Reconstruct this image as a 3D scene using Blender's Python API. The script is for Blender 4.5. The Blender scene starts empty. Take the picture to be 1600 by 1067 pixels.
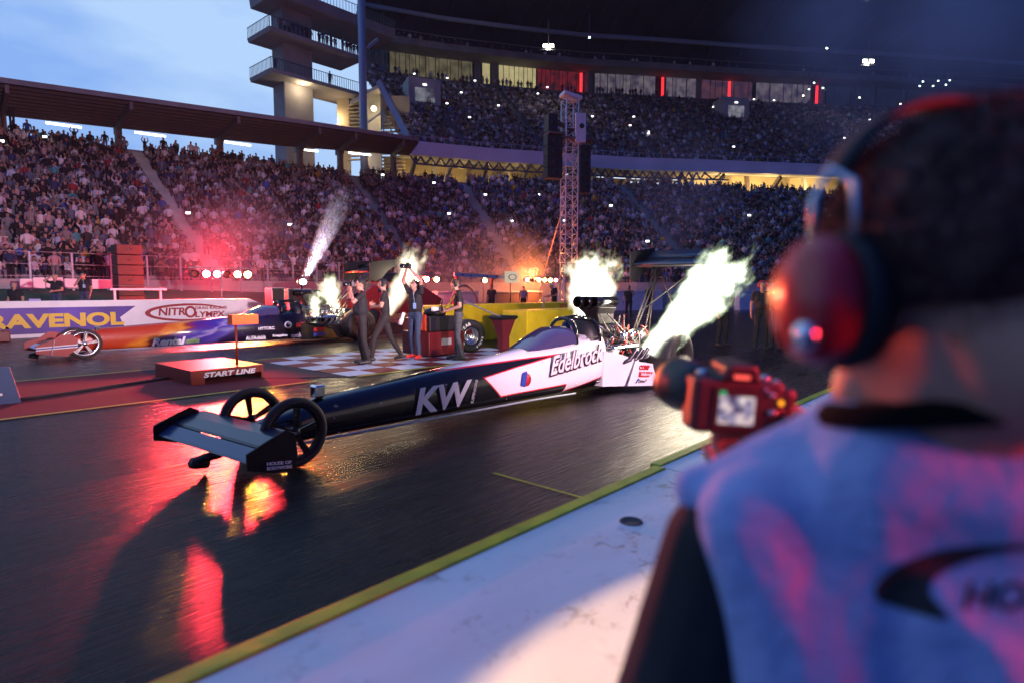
import bpy, bmesh, math, random
import numpy as np
from mathutils import Vector, Matrix
from math import sin, cos, pi, radians as R

random.seed(7); rng = np.random.default_rng(7)
sc = bpy.context.scene
COL = sc.collection

# ------------------------------------------------------------------ camera
W, H, FPX, HC, HY, VPX = 1600, 1067, 950.0, 1.6, 452, 1660
PITCH = math.atan((H/2-HY)/FPX)
cp, sp = cos(PITCH), sin(PITCH)
def _d(px, py):
    r = (px-W/2)/FPX; u = -(py-H/2)/FPX
    return r, cp+u*sp, -sp+u*cp
_r, _f, _ = _d(VPX, HY)
TH = math.atan2(_r, _f)
FW = (cos(TH), sin(TH)); RT = (sin(TH), -cos(TH))
def ray(px, py):
    r, f, z = _d(px, py)
    return Vector((FW[0]*f+RT[0]*r, FW[1]*f+RT[1]*r, z))
def G(px, py, z=0):
    v = ray(px, py); return Vector((0, 0, HC)) + v*((z-HC)/v.z)
def D(px, py, dep):
    v = ray(px, py)/_d(px, py)[1]; return Vector((0, 0, HC)) + v*dep
def AY(px, py, Y):
    v = ray(px, py); return Vector((0, 0, HC)) + v*(Y/v.y)

cam_d = bpy.data.cameras.new("camera"); cam = bpy.data.objects.new("camera", cam_d); COL.objects.link(cam)
cam.location = (0, 0, HC); cam.rotation_euler = (pi/2-PITCH, 0, TH-pi/2)
cam_d.sensor_width = 36; cam_d.lens = FPX/1600*36; cam_d.clip_start = 0.03; cam_d.clip_end = 3000
cam_d.dof.use_dof = True; cam_d.dof.focus_distance = 9.0; cam_d.dof.aperture_fstop = 2.2
sc.camera = cam
sc.render.resolution_x, sc.render.resolution_y = 1024, 682
sc.cycles.use_denoising = True
sc.cycles.max_bounces = 6; sc.cycles.diffuse_bounces = 2; sc.cycles.glossy_bounces = 3
sc.cycles.transmission_bounces = 4; sc.cycles.volume_bounces = 0; sc.cycles.transparent_max_bounces = 12
sc.cycles.sample_clamp_indirect = 4.0
sc.cycles.volume_max_steps = 128
sc.view_settings.view_transform = 'Standard'; sc.view_settings.look = 'None'
sc.view_settings.exposure = -0.3; sc.view_settings.gamma = 1.0

# ------------------------------------------------------------------ sky
SUN_EL, SUN_AZ = R(-1.5), R(200)
w = bpy.data.worlds.new("World"); sc.world = w; w.use_nodes = True
nt = w.node_tree; nt.nodes.clear()
o_ = nt.nodes.new('ShaderNodeOutputWorld'); bg = nt.nodes.new('ShaderNodeBackground')
sky = nt.nodes.new('ShaderNodeTexSky'); sky.sky_type = 'NISHITA'; sky.sun_disc = False
sky.sun_elevation = SUN_EL; sky.sun_rotation = SUN_AZ; sky.ozone_density = 4.0
L = nt.links.new
tc = nt.nodes.new('ShaderNodeTexCoord'); mp = nt.nodes.new('ShaderNodeMapping')
mp.inputs['Scale'].default_value = (1.6, 1.6, 5.0)
nz = nt.nodes.new('ShaderNodeTexNoise'); nz.inputs['Scale'].default_value = 1.9; nz.inputs['Detail'].default_value = 5; nz.inputs['Roughness'].default_value = .5
rp = nt.nodes.new('ShaderNodeValToRGB'); rp.color_ramp.elements[0].position = .36; rp.color_ramp.elements[1].position = .58
rp.color_ramp.elements[0].color = (.60, .71, .92, 1); rp.color_ramp.elements[1].color = (1.06, 1.04, 1.0, 1)
dot = nt.nodes.new('ShaderNodeVectorMath'); dot.operation = 'DOT_PRODUCT'; dot.inputs[1].default_value = (-.05, .95, .30)   # the bright side of the dusk sky
gr = nt.nodes.new('ShaderNodeValToRGB'); e = gr.color_ramp.elements
e[0].position = .25; e[0].color = (.02, .05, .30, 1); e[1].position = .86; e[1].color = (.54, .80, 1.22, 1)
mid = gr.color_ramp.elements.new(.50); mid.color = (.04, .11, .52, 1); mid = gr.color_ramp.elements.new(.66); mid.color = (.15, .36, 1.1, 1)
ma = nt.nodes.new('ShaderNodeMath'); ma.operation = 'MULTIPLY_ADD'; ma.inputs[1].default_value = .5; ma.inputs[2].default_value = .5
sm = nt.nodes.new('ShaderNodeVectorMath'); sm.operation = 'MULTIPLY_ADD'; sm.inputs[1].default_value = (.08, .08, .08)
mul = nt.nodes.new('ShaderNodeVectorMath'); mul.operation = 'MULTIPLY'
L(tc.outputs['Generated'], mp.inputs['Vector']); L(mp.outputs['Vector'], nz.inputs['Vector']); L(nz.outputs['Fac'], rp.inputs['Fac'])
L(tc.outputs['Generated'], dot.inputs[0]); L(dot.outputs['Value'], ma.inputs[0]); L(ma.outputs[0], gr.inputs['Fac'])
L(sky.outputs[0], sm.inputs[0]); L(gr.outputs['Color'], sm.inputs[2])
L(sm.outputs[0], mul.inputs[0]); L(rp.outputs['Color'], mul.inputs[1])
L(mul.outputs[0], bg.inputs['Color']); L(bg.outputs[0], o_.inputs['Surface'])
bg.inputs['Strength'].default_value = 1.0

# ------------------------------------------------------------------ helpers
def mat(name, col, rough=.6, metal=0, var=.0, scale=8, bump=0, bscale=None, coat=0, spec=.5, stretch=(1, 1, 1), emit=None, es=0):
    m = bpy.data.materials.new(name); m.use_nodes = True
    t = m.node_tree; b = t.nodes['Principled BSDF']
    b.inputs['Base Color'].default_value = (*col, 1); b.inputs['Roughness'].default_value = rough; b.inputs['Metallic'].default_value = metal
    b.inputs['Specular IOR Level'].default_value = spec
    if coat: b.inputs['Coat Weight'].default_value = coat; b.inputs['Coat Roughness'].default_value = .08
    if emit: b.inputs['Emission Color'].default_value = (*emit, 1); b.inputs['Emission Strength'].default_value = es
    if var or bump:
        c = t.nodes.new('ShaderNodeTexCoord'); mp = t.nodes.new('ShaderNodeMapping'); mp.inputs['Scale'].default_value = stretch
        n = t.nodes.new('ShaderNodeTexNoise'); n.inputs['Scale'].default_value = scale; n.inputs['Detail'].default_value = 5
        t.links.new(c.outputs['Object'], mp.inputs['Vector']); t.links.new(mp.outputs['Vector'], n.inputs['Vector'])
        if var:
            r = t.nodes.new('ShaderNodeValToRGB'); r.color_ramp.elements[0].position = .3; r.color_ramp.elements[1].position = .7
            r.color_ramp.elements[0].color = (*[max(0, x*(1-var)) for x in col], 1); r.color_ramp.elements[1].color = (*[min(1, x*(1+var)) for x in col], 1)
            t.links.new(n.outputs['Fac'], r.inputs['Fac']); t.links.new(r.outputs['Color'], b.inputs['Base Color'])
        if bump:
            n2 = n
            if bscale:
                n2 = t.nodes.new('ShaderNodeTexNoise'); n2.inputs['Scale'].default_value = bscale; n2.inputs['Detail'].default_value = 4
                t.links.new(mp.outputs['Vector'], n2.inputs['Vector'])
            bm_ = t.nodes.new('ShaderNodeBump'); bm_.inputs['Strength'].default_value = bump; bm_.inputs['Distance'].default_value = .02
            t.links.new(n2.outputs['Fac'], bm_.inputs['Height']); t.links.new(bm_.outputs[0], b.inputs['Normal'])
    return m
def emat(name, col, s):
    m = bpy.data.materials.new(name); m.use_nodes = True; t = m.node_tree; t.nodes.clear()
    e = t.nodes.new('ShaderNodeEmission'); e.inputs[0].default_value = (*col, 1); e.inputs[1].default_value = s
    o = t.nodes.new('ShaderNodeOutputMaterial'); t.links.new(e.outputs[0], o.inputs[0]); return m

class MB:
    def __init__(s): s.v = []; s.f = []; s.m = []; s.sm = []; s.cur = 0; s.smooth = False
    def add(s, vs, fs, smooth=None):
        b = len(s.v); s.v += [tuple(x) for x in vs]
        for f in fs: s.f.append([b+i for i in f]); s.m.append(s.cur); s.sm.append(s.smooth if smooth is None else smooth)
        return s
    def box(s, c, size, rot=None, taper=None):
        x, y, z = [k/2 for k in size]; vs = []
        for sz in (-1, 1):
            for sx, sy in ((-1, -1), (1, -1), (1, 1), (-1, 1)):
                k = taper if (taper and sz > 0) else 1
                vs.append(Vector((sx*x*k, sy*y*k, sz*z)))
        if rot is not None: vs = [rot @ v for v in vs]
        vs = [v+Vector(c) for v in vs]
        return s.add(vs, [(0, 3, 2, 1), (4, 5, 6, 7), (0, 1, 5, 4), (1, 2, 6, 5), (2, 3, 7, 6), (3, 0, 4, 7)], False)
    def span(s, a, b): return s.box([(a[i]+b[i])/2 for i in range(3)], [abs(b[i]-a[i]) for i in range(3)])
    def bar(s, a, b, w, h=None):
        a = Vector(a); b = Vector(b); d = b-a
        q = d.to_track_quat('X', 'Z').to_matrix()
        return s.box((a+b)/2, (d.length, w, h or w), q)
    def tube(s, pts, r, n=8, cap=True):
        pts = [Vector(p) for p in pts]; rr = r if isinstance(r, (list, tuple)) else [r]*len(pts)
        vs = []; up = None
        for i, p in enumerate(pts):
            d = (pts[min(i+1, len(pts)-1)]-pts[max(i-1, 0)])
            d = d.normalized() if d.length > 1e-9 else Vector((0, 0, 1))
            if up is None: up = Vector((0, 0, 1)) if abs(d.z) < .9 else Vector((1, 0, 0))
            x = d.cross(up).normalized(); y = x.cross(d).normalized(); up = y
            for k in range(n):
                a = 2*pi*k/n; vs.append(p+(x*cos(a)+y*sin(a))*rr[i])
        fs = [(i*n+k, i*n+(k+1) % n, (i+1)*n+(k+1) % n, (i+1)*n+k) for i in range(len(pts)-1) for k in range(n)]
        if cap: fs += [tuple(range(n-1, -1, -1)), tuple((len(pts)-1)*n+k for k in range(n))]
        return s.add(vs, fs, True)
    def lathe(s, prof, n, c, axis='Y', a0=0, a1=2*pi):
        """prof: (r, t) pairs turned round the axis"""
        full = abs(a1-a0-2*pi) < 1e-6; m = n if full else n+1; vs = []
        for k in range(m):
            a = a0+(a1-a0)*k/n
            for r, t in prof:
                p = {'Y': (r*cos(a), t, r*sin(a)), 'Z': (r*cos(a), r*sin(a), t), 'X': (t, r*cos(a), r*sin(a))}[axis]
                vs.append(Vector(p)+Vector(c))
        P = len(prof); fs = []
        for k in range(n):
            k2 = (k+1) % m
            for i in range(P-1): fs.append((k*P+i, k*P+i+1, k2*P+i+1, k2*P+i))
        return s.add(vs, fs, True)
    def ball(s, c, r, n=12, m=8):
        rx, ry, rz = r if isinstance(r, (tuple, list)) else (r, r, r); vs = []; fs = []
        for i in range(m+1):
            t = pi*i/m
            for k in range(n):
                a = 2*pi*k/n; vs.append((c[0]+rx*sin(t)*cos(a), c[1]+ry*sin(t)*sin(a), c[2]+rz*cos(t)))
        for i in range(m):
            for k in range(n): fs.append((i*n+k, (i+1)*n+k, (i+1)*n+(k+1) % n, i*n+(k+1) % n))
        return s.add(vs, fs, True)
    def loft(s, secs, closed=True, cap=True, smooth=True):
        n = len(secs[0]); vs = [p for q in secs for p in q]; fs = []
        for i in range(len(secs)-1):
            for k in range(n if closed else n-1):
                fs.append((i*n+k, i*n+(k+1) % n, (i+1)*n+(k+1) % n, (i+1)*n+k))
        if cap: fs += [tuple(range(n-1, -1, -1)), tuple((len(secs)-1)*n+k for k in range(n))]
        return s.add(vs, fs, smooth)
    def plate(s, pts, thick):
        """polygon in 3D with thickness along its normal"""
        pts = [Vector(p) for p in pts]; n = len(pts)
        nr = Vector((0, 0, 0))
        for i in range(n): nr += pts[i].cross(pts[(i+1) % n])
        nr.normalize(); a = [p-nr*thick/2 for p in pts]; b = [p+nr*thick/2 for p in pts]
        return s.add(a+b, [tuple(range(n-1, -1, -1)), tuple(range(n, 2*n))]+[(i, (i+1) % n, n+(i+1) % n, n+i) for i in range(n)], False)
    def build(s, name, mats, parent=None, bevel=0, loc=None):
        me = bpy.data.meshes.new(name); me.from_pydata(s.v, [], s.f)
        if not isinstance(mats, (list, tuple)): mats = [mats]
        for m in mats: me.materials.append(m)
        me.polygons.foreach_set('material_index', s.m); me.polygons.foreach_set('use_smooth', s.sm)
        b = bmesh.new(); b.from_mesh(me); bmesh.ops.remove_doubles(b, verts=b.verts, dist=1e-5); bmesh.ops.recalc_face_normals(b, faces=b.faces); b.to_mesh(me); b.free()
        me.update(); o = bpy.data.objects.new(name, me); COL.objects.link(o)
        if parent: o.parent = parent
        if loc: o.location = loc
        if bevel:
            md = o.modifiers.new('bevel', 'BEVEL'); md.width = bevel; md.segments = 2; md.limit_method = 'ANGLE'; md.angle_limit = R(40)
        return o
def tag(o, label, cat, group=None):
    o['label'] = label; o['category'] = cat
    if group: o['group'] = group
    return o
def struct(o, kind='structure'): o['kind'] = kind; return o
def thing(name, label, cat, loc=(0, 0, 0), rz=0, group=None):
    o = bpy.data.objects.new(name, None); COL.objects.link(o); o.location = loc; o.rotation_euler = (0, 0, rz); o.empty_display_size = .2
    return tag(o, label, cat, group)
def copy_tree(o, parent=None):
    c = o.copy(); COL.objects.link(c)
    if parent: c.parent = parent
    for ch in list(o.children): copy_tree(ch, c)
    return c
def text(name, s, size, m, parent, loc, ux, uy, sx=1, shear=0, bold=0, depth=.002, align='LEFT', fit=None):
    """flat lettering as a mesh: ux = reading direction, uy = up direction"""
    cu = bpy.data.curves.new(name, 'FONT'); cu.body = s; cu.size = size; cu.extrude = depth; cu.offset = bold; cu.shear = shear; cu.align_x = align
    cu.resolution_u = 4
    t = bpy.data.objects.new('tmp', cu); COL.objects.link(t)
    dg = bpy.context.evaluated_depsgraph_get(); me = bpy.data.meshes.new_from_object(t.evaluated_get(dg)); bpy.data.objects.remove(t)
    ux = Vector(ux).normalized(); uy = Vector(uy).normalized(); uz = ux.cross(uy)
    if fit:
        xs = [v.co.x for v in me.vertices]; k = fit/(max(xs)-min(xs)); sx = k
        x0 = min(xs)
        for v in me.vertices: v.co.x -= x0
    for v in me.vertices: v.co = Vector(loc)+ux*v.co.x*sx+uy*v.co.y+uz*v.co.z
    me.materials.clear(); me.materials.append(m); o = bpy.data.objects.new(name, me); COL.objects.link(o)
    if parent: o.parent = parent
    return o
def lamp(name, kind, loc, power, col, parent=None, size=.1, target=None, spot=R(90), blend=.5):
    l = bpy.data.lights.new(name, kind); l.energy = power; l.color = col; o = bpy.data.objects.new(name, l); COL.objects.link(o); o.location = loc
    if kind in ('POINT', 'SPOT'): l.shadow_soft_size = size
    if kind == 'AREA': l.size = size
    if kind == 'SPOT': l.spot_size = spot; l.spot_blend = blend
    if target is not None: o.rotation_euler = (Vector(target)-Vector(loc)).to_track_quat('-Z', 'Y').to_euler()
    if parent: o.parent = parent
    return o

# ------------------------------------------------------------------ materials
M = {}
def mm(k, *a, **kw): M[k] = mat(k, *a, **kw); return M[k]
mm('black', (.012, .012, .014), .5); mm('gloss_black', (.008, .008, .010), .12, coat=.6)
mm('rubber', (.014, .014, .015), .75, bump=.2, scale=40); mm('red', (.5, .03, .02), .45, var=.2); mm('metal', (.55, .55, .57), .28, 1, var=.15, scale=20)
mm('dark_metal', (.10, .10, .11), .35, .9, var=.3, scale=20); mm('chrome', (.8, .8, .8), .1, 1)
mm('steel_blue', (.30, .36, .42), .5, .2, var=.15); mm('tower_concrete', (.27, .25, .24), .85, var=.15, scale=.5); mm('concrete', (.42, .41, .39), .8, var=.18, scale=.6, bump=.2, bscale=6)
mm('dark_concrete', (.20, .20, .20), .85, var=.2, scale=.5); mm('step', (.26, .25, .27), .85, var=.2, scale=1.2)
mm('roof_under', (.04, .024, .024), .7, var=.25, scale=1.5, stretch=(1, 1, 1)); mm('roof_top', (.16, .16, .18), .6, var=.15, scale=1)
mm('brown_steel', (.12, .09, .085), .6, var=.2); mm('white', (.8, .8, .8), .45, var=.05, scale=3); mm('yellow', (.85, .68, .015), .5, var=.12, scale=2.5, bump=.1)
mm('navy', (.012, .025, .07), .4); mm('white_paint', (.8, .8, .82), .25, coat=.5); mm('glass_dark', (.02, .025, .04), .08, spec=.8)
mm('screen_tint', (.06, .05, .12), .08, coat=1); mm('carpet_red', (.17, .010, .020), .9, var=.2, scale=60, bump=.3); mm('carpet_dark', (.03, .026, .035), .9, var=.2, scale=30)
mm('grass', (.035, .07, .02), .9, var=.5, scale=9, bump=.8); mm('grey', (.3, .3, .32), .6, var=.1)
mm('canopy_dark', (.018, .022, .045), .8, var=.3, scale=.3); mm('beige', (.45, .38, .24), .7, var=.12, scale=.7)
mm('chair_grey', (.2, .2, .22), .6)
M['tube'] = emat('tube_light', (1, .97, .92), 6); M['warm_win'] = emat('warm_window', (1, .82, .45), 1.0)

# ------------------------------------------------------------------ ground
def track_mat():
    m = bpy.data.materials.new('asphalt_rubbered'); m.use_nodes = True; t = m.node_tree; b = t.nodes['Principled BSDF']; N = t.nodes.new; K = t.links.new
    c = N('ShaderNodeTexCoord')
    def noise(scale, st, det=6, rg=.6):
        mp = N('ShaderNodeMapping'); mp.inputs['Scale'].default_value = st; n = N('ShaderNodeTexNoise'); n.inputs['Scale'].default_value = scale; n.inputs['Detail'].default_value = det; n.inputs['Roughness'].default_value = rg
        K(c.outputs['Object'], mp.inputs['Vector']); K(mp.outputs['Vector'], n.inputs['Vector']); return n
    a = noise(3.0, (.07, 1.6, 1)); g = noise(60, (1, 1, 1), 3); s2 = noise(16, (.10, 1.9, 1), 5, .7); s3 = noise(60, (.05, 1.5, 1), 3, .6)
    r1 = N('ShaderNodeValToRGB'); r1.color_ramp.elements[0].position = .32; r1.color_ramp.elements[1].position = .68
    r1.color_ramp.elements[0].color = (.0015, .0015, .003, 1); r1.color_ramp.elements[1].color = (.010, .008, .013, 1)
    K(a.outputs['Fac'], r1.inputs['Fac']); 
    mx = N('ShaderNodeMix'); mx.data_type = 'RGBA'; mx.blend_type = 'MULTIPLY'; mx.inputs['Factor'].default_value = .8
    r2 = N('ShaderNodeValToRGB'); r2.color_ramp.elements[0].position = .35; r2.color_ramp.elements[1].position = .62; r2.color_ramp.elements[0].color = (.45, .45, .45, 1); r2.color_ramp.elements[1].color = (1.4, 1.4, 1.4, 1)
    K(s2.outputs['Fac'], r2.inputs['Fac']); K(r1.outputs['Color'], mx.inputs['A']); K(r2.outputs['Color'], mx.inputs['B'])
    sx = N('ShaderNodeSeparateXYZ'); K(c.outputs['Object'], sx.inputs[0]); wb_ = noise(.35, (1, .4, 1), 2); gsum = None       # two worn rubber grooves in each lane
    for yc in (4.75, 6.25, 16.45, 18.0):
        d1_ = N('ShaderNodeMath'); d1_.operation = 'MULTIPLY_ADD'; d1_.inputs[1].default_value = .5; K(wb_.outputs['Fac'], d1_.inputs[0]); K(sx.outputs['Y'], d1_.inputs[2])
        d2_ = N('ShaderNodeMath'); d2_.operation = 'SUBTRACT'; d2_.inputs[1].default_value = yc+.25; K(d1_.outputs[0], d2_.inputs[0]); d3_ = N('ShaderNodeMath'); d3_.operation = 'ABSOLUTE'; K(d2_.outputs[0], d3_.inputs[0])
        d4_ = N('ShaderNodeMapRange'); d4_.interpolation_type = 'SMOOTHSTEP'; d4_.inputs['From Min'].default_value = .16; d4_.inputs['From Max'].default_value = .42; d4_.inputs['To Min'].default_value = 1; d4_.inputs['To Max'].default_value = 0; K(d3_.outputs[0], d4_.inputs['Value'])
        if gsum is None: gsum = d4_.outputs[0]
        else:
            ad_ = N('ShaderNodeMath'); ad_.operation = 'MAXIMUM'; K(gsum, ad_.inputs[0]); K(d4_.outputs[0], ad_.inputs[1]); gsum = ad_.outputs[0]
    gm = N('ShaderNodeMix'); gm.data_type = 'RGBA'; gm.inputs['B'].default_value = (.0012, .0012, .0014, 1); K(mx.outputs['Result'], gm.inputs['A']); gf = N('ShaderNodeMath'); gf.operation = 'MULTIPLY'; gf.inputs[1].default_value = .75; K(gsum, gf.inputs[0]); K(gf.outputs[0], gm.inputs['Factor']); K(gm.outputs['Result'], b.inputs['Base Color'])
    rr = N('ShaderNodeMapRange'); rr.inputs['From Min'].default_value = .3; rr.inputs['From Max'].default_value = .7; rr.inputs['To Min'].default_value = .18; rr.inputs['To Max'].default_value = .40
    K(s2.outputs['Fac'], rr.inputs['Value']); rg = N('ShaderNodeMath'); rg.operation = 'MULTIPLY_ADD'; rg.inputs[1].default_value = -.07; K(gsum, rg.inputs[0]); K(rr.outputs[0], rg.inputs[2]); K(rg.outputs[0], b.inputs['Roughness'])
    ad = N('ShaderNodeMath'); ad.operation = 'MULTIPLY_ADD'; ad.inputs[1].default_value = .25; K(g.outputs['Fac'], ad.inputs[0]); K(s2.outputs['Fac'], ad.inputs[2])
    bp = N('ShaderNodeBump'); bp.inputs['Strength'].default_value = .6; bp.inputs['Distance'].default_value = .014; ad2 = N('ShaderNodeMath'); ad2.operation = 'MULTIPLY_ADD'; ad2.inputs[1].default_value = .6; K(s3.outputs['Fac'], ad2.inputs[0]); K(ad.outputs[0], ad2.inputs[2]); K(ad2.outputs[0], bp.inputs['Height']); K(bp.outputs[0], b.inputs['Normal'])
    b.inputs['Specular IOR Level'].default_value = .22
    return m
M['track'] = track_mat()
def sheet(name, pts, z, m):
    mb = MB(); mb.add([(x, y, z) for x, y in pts], [tuple(range(len(pts)))]); return struct(mb.build(name, m))
sheet('ground', [(-1500, -1500), (1500, -1500), (1500, 1500), (-1500, 1500)], -.012, mat('far_asphalt', (.03, .03, .033), .8, var=.3, scale=.4))
sheet('track', [(-30, 1.2), (140, 1.2), (140, 25.2), (-30, 25.2)], 0, M['track'])
sheet('red_carpet', [(-14, 9.62), (5.5, 9.62), (5.5, 10.65), (4.6, 12.0), (3.9, 12.35), (3.9, 13.35), (-14, 13.35)], .005, M['carpet_red'])
sheet('dark_carpet', [(5.0, 10.65), (6.2, 9.62), (6.2, 13.35), (3.9, 13.35), (3.9, 12.35), (4.6, 12.0)], .009, M['carpet_dark'])
# chequered apron
mb = MB(); n = .62
for i in range(9):
    for j in range(6):
        x0, y0 = 6.22+i*n, 9.64+j*n
        mb.cur = (i+j) % 2
        mb.add([(x0, y0, .013), (x0+n, y0, .013), (x0+n, y0+n, .013), (x0, y0+n, .013)], [(0, 1, 2, 3)])
struct(mb.build('chequered_apron', [mat('apron_white', (.62, .64, .7), .6, var=.12, scale=12), mat('apron_red', (.20, .012, .012), .6, var=.2, scale=12)]))
mb = MB()
yl = mat('line_yellow', (.55, .45, .03), .6, var=.15, scale=5)
for x0, x1, y, wd in ((-14, 5.5, 9.56, .09), (6.3, 11.6, 9.52, .09), (-14, 3.95, 13.4, .09), (6.2, 11.7, 13.4, .09)):
    mb.add([(x0, y-wd/2, .017), (x1, y-wd/2, .017), (x1, y+wd/2, .017), (x0, y+wd/2, .017)], [(0, 1, 2, 3)])
for p, q, wd in (((4.6, 8.65), (5.6, 7.9), .04), ((3.75, 3.6), (3.75, 2.6), .03), ):
    p = Vector((*p, .006)); q = Vector((*q, .006)); d = (q-p).normalized().cross(Vector((0, 0, 1)))*wd/2
    mb.add([p-d, q-d, q+d, p+d], [(0, 1, 2, 3)])
struct(mb.build('lane_marking', yl))
# grass bank behind the far wall
mb = MB(); ys = [26.2, 28.5, 31, 34.5, 36.5]; zs = [.02, .5, 1.25, 1.5, 1.6]
mb.loft([[(-40, y, z) for y, z in zip(ys, zs)], [(11.5, y, z) for y, z in zip(ys, zs)], [(24, y, z*.75) for y, z in zip(ys, zs)], [(34, y-4, z*.3) for y, z in zip(ys, zs)]], closed=False, cap=False)
struct(mb.build('grass_bank', M['grass']))
mb = MB(); 

# ------------------------------------------------------------------ near barrier wall (the photographers' wall)
def barrier_mat():
    m = mat('barrier_white', (.74, .735, .73), .65, var=.10, scale=3.5, stretch=(.5, 1.6, 1))
    t = m.node_tree; b = t.nodes['Principled BSDF']; N = t.nodes.new; K = t.links.new
    c = N('ShaderNodeTexCoord'); 
    v = N('ShaderNodeTexNoise'); v.inputs['Scale'].default_value = 26; v.inputs['Detail'].default_value = 4; v.inputs['Distortion'].default_value = .7
    p = N('ShaderNodeTexNoise'); p.inputs['Scale'].default_value = 2.6
    mu = N('ShaderNodeMath'); mu.operation = 'MULTIPLY'; K(c.outputs['Object'], v.inputs['Vector']); K(c.outputs['Object'], p.inputs['Vector'])
    rm = N('ShaderNodeValToRGB'); rm.color_ramp.elements[0].position = .55; rm.color_ramp.elements[1].position = .64; K(p.outputs['Fac'], rm.inputs['Fac'])
    rv = N('ShaderNodeValToRGB'); rv.color_ramp.elements[0].position = .56; rv.color_ramp.elements[1].position = .62; K(v.outputs['Fac'], rv.inputs['Fac'])
    K(rm.outputs['Color'], mu.inputs[0]); K(rv.outputs['Color'], mu.inputs[1])
    mx = N('ShaderNodeMix'); mx.data_type = 'RGBA'; mx.inputs['B'].default_value = (.38, .36, .34, 1); K(mu.outputs[0], mx.inputs['Factor'])
    gr_ = N('ShaderNodeTexNoise'); gr_.inputs['Scale'].default_value = 9; gr_.inputs['Detail'].default_value = 8; gr_.inputs['Roughness'].default_value = .75; K(c.outputs['Object'], gr_.inputs['Vector'])
    gq = N('ShaderNodeValToRGB'); gq.color_ramp.elements[0].position = .56; gq.color_ramp.elements[0].color = (1, 1, 1, 1); gq.color_ramp.elements[1].position = .74; gq.color_ramp.elements[1].color = (.52, .50, .48, 1); K(gr_.outputs['Fac'], gq.inputs['Fac'])
    pt = N('ShaderNodeTexVoronoi'); pt.inputs['Scale'].default_value = 60; K(c.outputs['Object'], pt.inputs['Vector']); pr = N('ShaderNodeValToRGB'); pr.color_ramp.elements[0].position = .045; pr.color_ramp.elements[0].color = (.4, .4, .4, 1); pr.color_ramp.elements[1].position = .09; K(pt.outputs['Distance'], pr.inputs['Fac'])
    m3 = N('ShaderNodeMix'); m3.data_type = 'RGBA'; m3.blend_type = 'MULTIPLY'; m3.inputs['Factor'].default_value = 1; m4 = N('ShaderNodeMix'); m4.data_type = 'RGBA'; m4.blend_type = 'MULTIPLY'; m4.inputs['Factor'].default_value = .7
    src = b.inputs['Base Color'].links[0].from_socket; K(src, m3.inputs['A']); K(gq.outputs['Color'], m3.inputs['B']); K(m3.outputs['Result'], m4.inputs['A']); K(pr.outputs['Color'], m4.inputs['B']); K(m4.outputs['Result'], mx.inputs['A']); K(mx.outputs['Result'], b.inputs['Base Color'])
    bp = N('ShaderNodeBump'); bp.inputs['Strength'].default_value = .6; bp.inputs['Distance'].default_value = .004; bp.invert = True; K(mu.outputs[0], bp.inputs['Height']); K(bp.outputs[0], b.inputs['Normal'])
    return m
M['barrier'] = barrier_mat(); M['stripe'] = mat('stripe_yellow', (.34, .42, .01), .55, var=.2, scale=10, bump=.2)
def near_block(x0, x1, label, yoff=0, stripe=True, holes=()):
    t = thing('barrier_block', label, 'barrier', ((x0+x1)/2, .8, 0), 0, 'concrete barrier blocks along the near lane')
    L_ = x1-x0-.012; mb = MB()
    prof = [(-.42, 0), (-.42, .12), (-.34, .87), (-.32, .9), (.315+yoff, .9), (.42+yoff, .10), (.42+yoff, 0)]
    mb.loft([[(-L_/2, y, z) for y, z in prof], [(L_/2, y, z) for y, z in prof]], smooth=False)
    mb.build('wall_body', M['barrier'], t)
    if stripe:
        mb = MB(); mb.span((-L_/2+.002, .312+yoff, .845), (L_/2-.002, .362+yoff, .907)); mb.build('edge_stripe', M['stripe'], t, bevel=.004)
    for hx, hy in holes:
        mb = MB(); mb.lathe([(0, .0015), (.026, .0015), (.033, .004), (.036, .0)], 20, (hx-(x0+x1)/2, hy-.8, .9), 'Z'); mb.build('lifting_hole', mat('hole_dark', (.05, .05, .055), .8), t)  # lifting hole laid on the wall top as a shallow dark disc
    return t
near_block(-3.9, .12, 'white barrier block at the bottom of the picture, nearest the camera')
near_block(.12, 2.14, 'white concrete barrier block with yellow edge and round lifting hole', holes=((1.57, .93),))
near_block(2.14, 6.1, 'white barrier block with yellow edge beyond the photographer\'s shoulder', yoff=.03)
near_block(6.1, 10.1, 'white barrier block furthest along the near lane', yoff=.03)

# ------------------------------------------------------------------ far wall with banner
t = thing('banner_wall', 'long white wall with a purple and yellow advertising banner behind the far dragster', 'wall', (0, 25.4, 0))
mb = MB(); mb.loft([[(x, y, z*k) for y, z in ((-.1, 0), (-.1, 1.2), (.25, 1.2), (.25, 0))] for x, k in ((-14, 1), (11.6, 1), (12.9, .55), (12.95, .0))], smooth=False)
mb.build('wall_body', M['white'], t)
def bx(px): return AY(px, 500, 25.28).x
z0, z1 = .12, 1.0
mb = MB(); mb.plate([(-14, -.115, z0), (bx(196), -.115, z0), (bx(197), -.115, z0), (bx(216)-.2, -.115, .60), (bx(196)+.35, -.115, z1-.02), (-14, -.115, z1-.02)][:2]+[(bx(200)-.25, -.115, .58), (bx(213), -.115, z1-.02), (-14, -.115, z1-.02)], .012)
mb.build('purple_panel', mat('banner_purple', (.075, .035, .30), .5, var=.5, scale=.6), t)
yb = mat('banner_yellow', (.80, .55, .04), .5)
x0 = bx(-21); text('lettering', 'RAVENOL', .60, yb, t, (x0, -.126, .34), (1, 0, 0), (0, 0, 1), fit=bx(194)-x0, bold=.028)
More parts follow.
